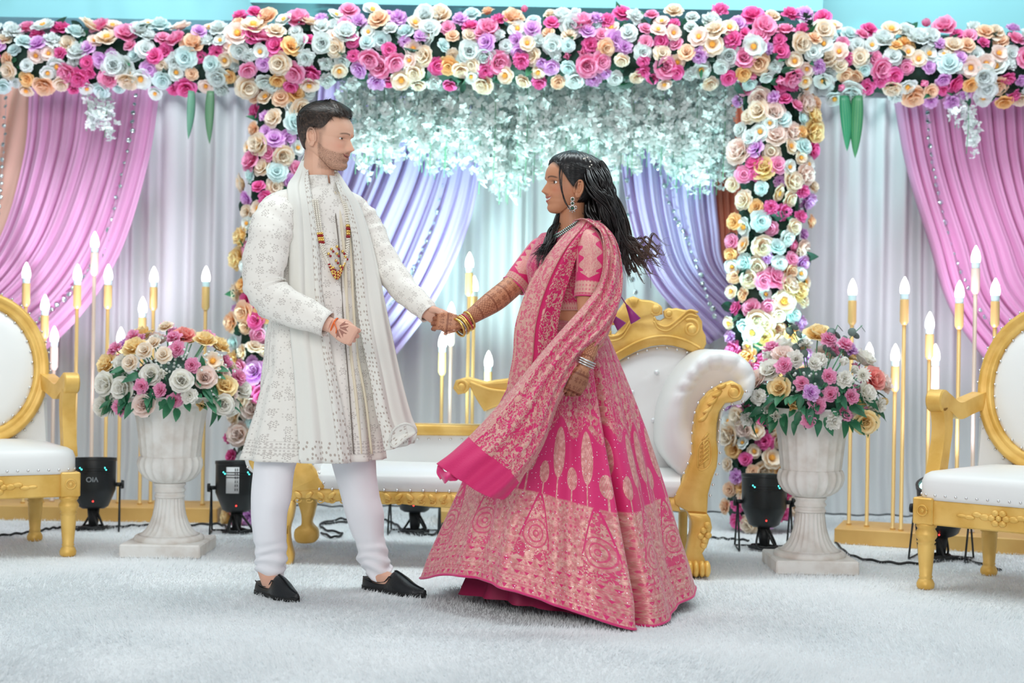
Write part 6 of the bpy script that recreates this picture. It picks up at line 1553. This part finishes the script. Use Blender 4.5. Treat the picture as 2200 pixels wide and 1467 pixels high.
# arms
henna = np.array(srgb(120, 58, 38))
ab = MB(); wrb = W(990, 694, 5.195)
arm_p = spl([W(1150, 566, 5.35), W(1110, 606, 5.32), W(1070, 640, 5.27), W(1030, 668, 5.23), W(998, 690, 5.20)], 24)
ab.tube(arm_p, tab([0, .3, .5, .8, 1], [.044, .042, .043, .032, .025])(np.linspace(0, 1, 24)), 20)
hd = np.array((-.97, -.05, .10))
hand(ab, wrb, hd, (-.12, -1, .22), (-.05, -.12, -1), [(.55, .9, .6), (.6, 1.0, .6), (.6, 1.0, .6), (.5, .9, .6)], .05, [(.010, .016, -.004), (.032, .030, -.016), (.056, .034, -.022), (.082, .026, -.024)], .86, .0245)
Va, Fa = remesh(ab, .0018, 3, .4)
def henna_cols(V, path_pts, t_lo):
    """flowering henna lattice in arm coordinates"""
    P = np.asarray(path_pts); seg = np.linspace(0, 1, len(P)); d = ((V[:, None]-P[None])**2).sum(-1); k = d.argmin(1); s = np.concatenate([[0], np.cumsum(np.linalg.norm(np.diff(P, axis=0), axis=1))])
    tan = np.gradient(P, axis=0); tan /= np.linalg.norm(tan, axis=1)[:, None]; rel = V-P[k]; x = s[k]+(rel*tan[k]).sum(1); up = np.array((0, 0, 1.0)); e2 = np.cross(tan[k], (0, -1, 0)); th = np.arctan2(rel[:, 1], (rel*e2).sum(1)); y = th*.036
    lat = (np.abs(((x+y)*80) % 1-.5) > .37) | (np.abs(((x-y)*80) % 1-.5) > .37)
    rings_ = np.abs((x*16) % 1-.5) > .44
    fx, fy = (x*36) % 1-.5, (y*36) % 1-.5; fr_ = np.hypot(fx, fy); fa = np.arctan2(fy, fx); flow = (np.abs(fr_-.32*(.75+.25*np.cos(fa*6))) < .07) | (fr_ < .09)
    zone = ((x*7.5).astype(int) % 2 == 0); m = np.where(zone, lat, flow) | rings_
    return m.astype(float)*(x > t_lo)
full = np.vstack([arm_p, [wrb+hd*q for q in np.linspace(.02, .18, 9)]])
hm_ = henna_cols(Va, full, .055); cA = np.repeat(np.array(BS)[None], len(Va), 0); cA = cA*(1-.68*hm_[:, None])+henna*.68*hm_[:, None]; tip = sstep((Va-wrb)@hd, .075, .095)[:, None]*.5; cA = cA*(1-tip)+henna*tip
pv.append((Va, Fa, cA))
al_ = MB(); wrl = W(1254, 792, 4.80); arm2 = spl([W(1266, 580, 5.01), W(1264, 650, 4.98), W(1270, 705, 4.92), W(1265, 750, 4.86), W(1255, 788, 4.805)], 24)
al_.tube(arm2, tab([0, .3, .5, .8, 1], [.042, .040, .040, .030, .0245])(np.linspace(0, 1, 24)), 20); hd2 = np.array((-.38, -.05, -.92))
hand(al_, wrl, hd2, (.25, -.95, -.05), (-.85, -.25, .35), [(.5, .7, .5), (.55, .8, .5), (.6, .8, .5), (.6, .8, .5)], .06, [(.010, .016, -.004), (.036, .034, -.012), (.062, .040, -.018), (.084, .036, -.024)], .82, .024)
Vl, Fl = remesh(al_, .002, 3, .4); hm2 = henna_cols(Vl, np.vstack([arm2, [wrl+hd2*q for q in np.linspace(.02, .18, 9)]]), .30); cL = np.repeat(np.array(BS)[None], len(Vl), 0); cL = cL*(1-.8*hm2[:, None])+henna*.8*hm2[:, None]; t2 = sstep((Vl-wrl)@hd2, -.02, .04)[:, None]*.6; cL = cL*(1-t2)+np.array(srgb(92, 40, 28))*t2
pv.append((Vl, Fl, cL))
tb2 = MB(); mid = ring_table([(640, 1212, .116, .092), (670, 1217, .114, .090), (700, 1226, .114, .092), (740, 1230, .135, .11)], BY, 12)
trunk(tb2, b_rings[10::4], bl, bf, .012); trunk(tb2, mid, bl, bf, 0)
for sx in (-1, 1): tb2.tube([W(1230, 730, BY)+bl*.07*sx, W(1230, 990, BY)+bl*.08*sx+bf*.02, W(1230, 1270, BY)+bl*.09*sx], [.075, .055, .04], 14)
tb2.sphere(W(1228, 1277, BY-.06)-bl*.06, (.04, .09, .03), 10, 8)
Vt, Ft = remesh(tb2, .006, 3); pv.append((Vt, Ft, np.repeat(np.array(BS)[None], len(Vt), 0)))
join_body(pv, skin_mat('skin_tan'), bride, bo_)
MBl = Matrix.Translation(-Vector(bo_)) @ MB_H
for e in eyes_w: eye_obj(bride, e, .0119, MBl, (70, 46, 34))
# ---- hair
zl_w = tab([0, .35, .7, 1.0, 1.2, 1.38, 1.52, 1.64, 1.8, 2.2, PI], [.195, .190, .174, .146, .118, .100, .094, .112, .070, .045, .04])
def th_w(T, z): return .006 + .010*sstep(z, .13, .2) + (.016*sstep(T, 1.7, 2.6)*sstep(z, .10, .16) + .010*g2(T-2.3, .5)*g2(z-.15, .03))*sstep(-z, -.231, -.185)
Gc2, Nc2, mk2 = hair_cap(Gw, thw, zw, zl_w, th_w, .012)
strand = np.sin(np.arange(240)[None]*.9+np.arange(150)[:, None]*.05)*.0007
Gc2 = Gc2 + Nc2*(strand*(mk2 > .1))[..., None]
hh = MB(); hh.grid(Gc2, cv=True, capb=True)
rb = np.random.RandomState(9); ga = np.arctan2(Gc2[..., 1], Gc2[..., 0]) % (2*PI); gr = np.hypot(Gc2[..., 0], Gc2[..., 1])
def on_cap(p):
    i = min(max(np.searchsorted(zw, p[2]), 1), len(zw)-2); a = math.atan2(p[1], p[0]) % (2*PI); o = np.argsort(ga[i]); r = np.interp(a, ga[i][o], gr[i][o], period=2*PI)
    return np.array((r*math.cos(a), r*math.sin(a), p[2]))
ii, jj = np.where((mk2 > .02) & (zw[:, None] < .224)); wgt = gr[ii, jj]; sel = rb.choice(len(ii), 1500, p=wgt/wgt.sum())
tgt = np.array((-.118, 0, .152)); VV, FF = [], []
for q in sel:
    i, j = ii[q], jj[q]; p = Gc2[i, j].copy(); n_ = Nc2[i, j]; path = [p]; wob = rb.randn(3)*.010; side_ = p[2] < .115 and p[0] < .02
    for st_ in range(8):
        v = (np.array((-.5, 0, -1.0))*.05 if side_ else tgt+wob-p); L_ = np.linalg.norm(v)
        if L_ < .012: break
        p = p + v/L_*.0095
        p = on_cap(p) if p[2] < .222 else p
        path.append(p)
    if len(path) < 4: continue
    Pp = np.array(path); Nn = Pp-np.array((-.005, 0, .11)); Nn /= np.linalg.norm(Nn, axis=1)[:, None]; T_ = np.gradient(Pp, axis=0); Sx = np.cross(T_, Nn); Sx /= np.maximum(np.linalg.norm(Sx, axis=1), 1e-9)[:, None]
    ww = .0011*np.interp(np.linspace(0, 1, len(Pp)), [0, .2, .8, 1], [.3, 1, 1, .2])[:, None]; Pp = Pp+Nn*rb.uniform(.0004, .0022)
    o = len(VV); VV += [x for k in range(len(Pp)) for x in (Pp[k]-Sx[k]*ww[k], Pp[k]+Nn[k]*.0006, Pp[k]+Sx[k]*ww[k])]
    for k in range(len(Pp)-1): FF += [(o+3*k, o+3*k+1, o+3*k+4, o+3*k+3), (o+3*k+1, o+3*k+2, o+3*k+5, o+3*k+4)]
hh.add(np.array(VV), FF)
hh.v = [xf(MB_H, v) for v in hh.v]
def lock(mb, ctrl, r0, wav, seed, n=44, k=6):
    r_ = np.random.RandomState(seed); P = spl([W(*c) for c in ctrl], n); t = np.linspace(0, 1, n); ph = r_.rand()*6; fq = r_.uniform(9, 15)
    env = wav*np.clip((t-.25)/.4, 0, 1)**1.2; P[:, 2] += env*np.sin(t*fq+ph); P[:, 1] += env*.8*np.cos(t*fq+ph+.6); P[:, 0] += env*.4*np.sin(t*fq*.8+ph)
    rad = r0*np.interp(t, [0, .1, .6, .9, 1], [.5, 1, .85, .45, .06]); mb.tube(P, rad, k, flat=(1, .55))
lk, tipl = MB(), MB()
ends = [(1437, 530), (1432, 556), (1418, 592), (1398, 608), (1372, 618), (1352, 600), (1438, 545), (1405, 575), (1385, 600), (1425, 575), (1350, 560), (1340, 590)]
def clump(mb, ctrl, nst, r0, wav, fq, seed, spread=.012):
    """a wavy lock made of many fine strands sharing one wave"""
    r_ = np.random.RandomState(seed); n = 56; P = spl([W(*c) for c in ctrl], n); t = np.linspace(0, 1, n); ph = r_.rand()*6; env = wav*np.clip((t-.22)/.45, 0, 1)**1.1
    for q in range(nst):
        o = r_.randn(3)*spread; o2 = r_.randn(3)*spread*.8; fr = .25+.75*np.sin(np.clip(t, 0, 1)*PI)**.6; L = r_.uniform(.82, 1.0); Q = P.copy()
        w = env*r_.uniform(.8, 1.15); p2 = ph+r_.randn()*.25
        Q[:, 2] += w*np.sin(t*fq+p2); Q[:, 1] += w*.7*np.cos(t*fq+p2); Q[:, 0] += w*.45*np.cos(t*fq+p2+.8)
        Q += np.outer(fr*(1-t), o)+np.outer(fr*t*.8, o2)
        m_ = int(n*L); rad = r0*r_.uniform(.6, 1.2)*np.interp(np.linspace(0, 1, m_), [0, .08, .6, .88, 1], [.5, 1, .9, .5, .05]); mb.tube(Q[:m_], rad, 5)
ends2 = [(1438, 532), (1434, 552), (1424, 572), (1408, 590), (1394, 606), (1376, 616), (1358, 606), (1344, 590), (1420, 540), (1400, 560), (1382, 585), (1362, 570), (1345, 560), (1330, 575), (1440, 560), (1410, 612)]
for k in range(30):                                            # body of the hair
    f = rb.rand(); sx, sy = 1258+rb.rand()*42, 345+rb.rand()*60; Y0 = 5.08+rb.rand()*.19
    mx_, my_ = 1296+f*34, 430+rb.rand()*26; ex_, ey_ = 1306+f*50, 520+rb.rand()*60
    clump(lk, [(sx, sy, max(Y0, 5.16)), (sx+16, (sy+my_)/2-6, Y0-.01), (mx_, my_, Y0), (mx_+12+f*8, 480+rb.rand()*14, Y0), (ex_, ey_, Y0)], 14, .0026, rb.uniform(.006, .014), rb.uniform(11, 16), 700+k, .012)
for k in range(26):                                            # blown curls
    e = ends2[k % 16]; f = rb.rand(); sx, sy = 1282+rb.rand()*22, 356+rb.rand()*50; Y0 = 5.08+rb.rand()*.15
    m2x, m2y = 1322+f*24, 478+rb.rand()*34; ex_, ey_ = e[0]+rb.randn()*6, e[1]+rb.randn()*8
    clump(lk, [(sx, sy, max(Y0, 5.15)), (1306+f*20, 425, Y0), (m2x, m2y, Y0), ((m2x*.6+ex_*.4), (m2y*.5+ey_*.5)+6, Y0), ((m2x*.3+ex_*.7), (m2y*.25+ey_*.75)-5, Y0), (ex_, ey_, Y0+rb.uniform(-.04, .04))], 11, .0017, rb.uniform(.014, .022), rb.uniform(19, 27), 760+k, .0042)
for k in range(46):                                            # mass behind neck and over the far shoulder
    sx, sy = 1246+rb.rand()*40, 400+rb.rand()*60; lock(lk, [(sx, sy, 5.22+rb.rand()*.06), (sx+6, sy+45, 5.22), (1290+rb.rand()*40, 500+rb.rand()*20, 5.18)], rb.uniform(.006, .010), .004, 300+k)
for k in range(9):
    sx = 1205+rb.rand()*30; ex_, ey_ = 1136+rb.rand()*34, 545+rb.rand()*46
    clump(lk, [(sx, 440+rb.rand()*25, 5.27), (1192+rb.rand()*10, 488, 5.20), (1168+rb.rand()*18, 520+rb.rand()*10, 5.07), (ex_, ey_, 5.03+rb.rand()*.05)], 12, .0022, rb.uniform(.008, .014), 15, 800+k, .014)
for k in range(16):                                            # loose single hairs at the ends
    lock(lk, [(1340, 480+rb.rand()*60, 5.15), (1370+rb.rand()*30, 520+rb.rand()*50, 5.15), (1400+rb.rand()*50, 520+rb.rand()*100, 5.15)], .0012, .016, 500+k)
for c in ([(1205, 348, 5.10), (1202, 380, 5.09), (1210, 420, 5.09), (1222, 446, 5.09), (1236, 458, 5.10)], [(1209, 350, 5.09), (1206, 390, 5.08), (1212, 430, 5.085), (1226, 452, 5.09)]): clump(lk, c, 9 if len(c) > 4 else 4, .0008, .001, 6, 600, .003)
def hair_fn(b):
    x, y, z = objxyz(); t = x.ss(.16, .30); n = noise(scale=90, detail=2)
    return dict(col=mixc((t*(.35+n)).clamp(), mixc(n.ss(.4, .8), srgb(16, 13, 14), srgb(36, 28, 26)), srgb(104, 72, 56)))
M_bhair = mat('hair_black', srgb(20, 16, 16), .34, spec=.6, fn=hair_fn, Anisotropic=.5)
hr = bbuild(hh, 'hair', M_bhair); bbuild(lk, 'hair_lengths', M_bhair, hr)
pn = MB()
for x, y in ((1257, 340), (1262, 338), (1268, 347), (1271, 354), (1267, 358), (1254, 341)): pn.sphere(W(x, y, 5.075), .0028, 8, 6)
bbuild(pn, 'pearl_hair_pins', M_pearl, hr)['kind'] = 'stuff'
# ---- jewellery
ec = W(1230, 428, 5.103)
er = thing('earring', None, None); er.parent = bride
e1, e2 = MB(), MB(); o_ = ec-bo_
for dz, r_ in ((0, .0065), (-.016, .006), (-.034, .0095)): e1.tube([o_+np.array((r_*math.cos(q_), -.004, dz*.955+r_*math.sin(q_))) for q_ in np.linspace(0, 2*PI, 16)], .0016, 6); e2.sphere(o_+np.array((0, -.004, dz*.955)), (r_*.6, .003, r_*.7), 8, 6)
for k in range(5): q_ = PI+k*PI/4; e1.sphere(o_+np.array((.012*math.cos(q_), -.004, -.034+.013*math.sin(q_))), .0026, 8, 6)
for sx in (-1, 1): e1.tube([o_+np.array((sx*.011+.005*math.cos(q_), -.004, -.030+.006*math.sin(q_))) for q_ in np.linspace(0, 2*PI, 12)], .0014, 6)
e1.build('silver_setting', M_silverj, er); e2.build('green_stones', M_green, er)
nk1, nk2 = MB(), MB(); ctr = [(1187, 512, 5.115), (1192, 506, 5.10), (1203, 500, 5.085), (1218, 490, 5.08), (1234, 480, 5.085), (1245, 472, 5.10)]
for q, p in enumerate(spl([W(*c) for c in ctr], 46)): (nk1 if q % 2 else nk2).sphere(p, .0042, 8, 6)
for q, p in enumerate(spl([W(c[0]-2, c[1]+7, c[2]-.003) for c in ctr], 46)): (nk2 if q % 2 else nk1).sphere(p, .0038, 8, 6)
nko = thing('necklace', None, None); nko.parent = bride
for mb, m_, nm in ((nk1, M_silverj, 'silver_beads'), (nk2, M_green, 'green_beads')): mb.v = [v-bo_ for v in mb.v]; mb.build(nm, m_, nko)['kind'] = 'stuff'
ax0 = (arm_p[-1]-arm_p[-4]); ax0 /= np.linalg.norm(ax0)
M_red = mat('bangle_red', srgb(190, 50, 80), .3)
for k, (t_, r_, w_, m_) in enumerate(((-.022, .034, .0042, M_goldj), (-.012, .033, .0028, M_red), (-.004, .034, .0040, M_goldj), (.006, .0335, .0030, M_red), (.012, .0345, .0046, M_goldj), (.021, .033, .0026, M_silverj), (.028, .0345, .0044, M_goldj))):
    c = W(998, 695, 5.198) + ax0*t_; ax = ax0+np.array((0, .15*math.sin(k), .12*math.cos(k*2))); ax /= np.linalg.norm(ax); e_ = np.cross(ax, (0, 1, 0)); e_ /= np.linalg.norm(e_); f_ = np.cross(ax, e_)
    b_ = MB(); b_.tube([c + r_*(math.cos(q_)*e_+math.sin(q_)*f_*.96) for q_ in np.linspace(0, 2*PI, 40)], w_*(1+.12*np.sin(np.arange(40)*2.5)), 8, cap=False); bbuild(b_, 'bangle', m_)
bl2 = MB(); ax1 = hd2
for t_ in (-.03, -.022, -.014): bl2.tube([wrl + hd2*t_ + .030*(math.cos(q_)*np.array((.92, 0, -.38))+math.sin(q_)*np.array((0, 1, 0))) for q_ in np.linspace(0, 2*PI, 30)], .003, 6, cap=False)
bbuild(bl2, 'beaded_cuff', M_silverj)
# ---- dupatta: front panel across the chest
FY = lambda px, py, l: front_Y(b_rings, bl, bf, px, py, l)
rowsP = [(1232, 1292, 474, 5.13, 5.10), (1222, 1278, 492, 5.085, 5.06), (1186, 1246, 535, 5.045, 5.02), (1146, 1226, 592, 5.03, 5.00), (1121, 1208, 650, 5.02, 5.00), (1106, 1198, 705, 5.01, 4.99), (1102, 1192, 765, 5.00, 4.975), (1090, 1186, 830, 5.00, 4.955), (1082, 1180, 900, 5.00, 4.93)]
ctrl = [[W(xl, y, Yl), W(xl*.66+xr*.34, y, Yl*.66+Yr*.34-.03), W(xl*.33+xr*.67, y, Yl*.33+Yr*.67-.035), W(xr, y, Yr)] for xl, xr, y, Yl, Yr in rowsP]
P = patch(ctrl, 120, 50); u = np.linspace(0, 1, 50)
for i in range(120):
    t = i/119; P[i, :, 1] += .006*np.sin(u*9+2*t)*(.4+t) + .010*np.clip((u-.46)/.02, 0, 1)*np.clip((.60-u)/.1, 0, 1)
s_ = np.concatenate([[0], np.cumsum(np.linalg.norm(np.diff(P[:, 25], axis=0), axis=1))]); UV = np.stack(np.broadcast_arrays(u[None], (s_/s_[-1])[:, None]), -1)
dp = MB(); dp.grid(P, uv=UV, flip=True); dup = bbuild(dp, 'dupatta', M_panel); solidify(dup, .003)
# over the shoulder, round behind the arm and flying out to the lower left
rowsD = [((1234, 476, 5.10), (1252, 472, 5.12), (1278, 478, 5.10), (1290, 500, 5.03)),
         ((1258, 474, 5.05), (1285, 480, 5.07), (1312, 500, 5.06), (1302, 520, 5.00)),
         ((1290, 500, 5.00), (1310, 510, 5.02), (1330, 540, 5.02), (1312, 560, 4.97)),
         ((1298, 555, 4.97), (1318, 560, 4.97), (1337, 600, 4.98), (1320, 625, 4.94)),
         ((1286, 610, 4.94), (1306, 625, 4.92), (1330, 650, 4.93), (1316, 685, 4.91)),
         ((1255, 655, 4.90), (1275, 680, 4.87), (1298, 705, 4.86), (1300, 730, 4.87)),
         ((1210, 705, 4.86), (1224, 735, 4.81), (1240, 765, 4.80), (1250, 784, 4.83)),
         ((1160, 762, 4.83), (1176, 800, 4.77), (1194, 838, 4.76), (1202, 862, 4.79)),
         ((1098, 838, 4.80), (1128, 880, 4.73), (1160, 925, 4.72), (1168, 955, 4.76)),
         ((1030, 915, 4.78), (1068, 955, 4.70), (1112, 990, 4.69), (1128, 1018, 4.73)),
         ((975, 968, 4.76), (1015, 1000, 4.68), (1066, 1035, 4.68), (1098, 1058, 4.72)),
         ((938, 996, 4.75), (985, 1030, 4.68), (1035, 1060, 4.68), (1082, 1074, 4.72))]
P = patch([[W(*c) for c in r] for r in rowsD], 190, 72); u = np.linspace(0, 1, 72)
for i in range(190):
    t = i/189; amp = .012*(1-.55*t)
    P[i, :, 1] += amp*np.sin(u*26+3*t) + .006*np.sin(u*11-4*t) + .010*t*np.sin(u*8+5*t)
    P[i, :, 2] += .5*amp*np.cos(u*26+3*t)*(1-t)
s_ = np.concatenate([[0], np.cumsum(np.linalg.norm(np.diff(P[:, 36], axis=0), axis=1))]); UV = np.stack(np.broadcast_arrays(u[None], (s_/s_[-1])[:, None]), -1)
d2 = MB(); d2.grid(P, uv=UV, flip=True); solidify(bbuild(d2, 'dupatta_flying_end', M_dup, dup), .003)
# gold bordered edge falling from the arm to behind the hand
rowsE = [((1296, 690, 4.90), (1308, 684, 4.94)), ((1256, 738, 4.85), (1284, 740, 4.88)), ((1214, 795, 4.83), (1246, 802, 4.85)), ((1174, 850, 4.81), (1202, 858, 4.83)), ((1150, 915, 4.80), (1178, 920, 4.82)), ((1124, 975, 4.78), (1146, 980, 4.80)), ((1092, 1040, 4.75), (1112, 1048, 4.77))]
P = patch([[W(*r[0]), (W(*r[0])+W(*r[1]))/2+np.array((0, -.012, 0)), W(*r[1])] for r in rowsE], 80, 16); u = np.linspace(0, 1, 16)
UV = np.stack(np.broadcast_arrays(.85+.14*u[None], np.linspace(0, .88, 80)[:, None]), -1); d3 = MB(); d3.grid(P, uv=UV, flip=True); solidify(bbuild(d3, 'dupatta_border', M_dup, dup), .003)
# crumpled tail at the tip
cr2 = MB(); Pt = patch([[W(940, 1000, 4.745), W(960, 1012, 4.72), W(985, 1026, 4.70)], [W(938, 1016, 4.74), W(958, 1024, 4.70), W(980, 1030, 4.70)], [W(946, 1030, 4.73), W(958, 1036, 4.71), W(968, 1030, 4.70)]], 24, 24)
Pt[..., 1] += .010*np.sin(np.arange(24)*.38)[None]; Pt[..., 2] += .004*np.sin(np.arange(24)*.5)[None]; cr2.grid(Pt, uv=np.full((24, 24, 2), .5)); solidify(bbuild(cr2, 'dupatta_tail', M_pinkplain, dup), .003)
# blouse ties with tassels
M_tas = mat('tassel_purple', srgb(150, 30, 120), .45, Sheen_Weight=.3)
for c, tp in (([(1324, 622, 5.06), (1336, 640, 5.04), (1346, 655, 5.03)], [(1346, 655, 5.03), (1366, 690, 5.02), (8)]), ([(1308, 660, 5.02), (1308, 675, 5.01)], [(1309, 672, 5.01), (1336, 702, 5.0), (8)])):
    t_ = MB(); t_.tube(spl([W(*q) for q in c], 14), .0022, 6); a_, b2 = W(*tp[0]), W(*tp[1]); t_.tube([a_, a_*.6+b2*.4, b2], [.004, .010, .021], 10, flat=(1, .5)); bbuild(t_, 'tie_tassel', M_tas, blouse)
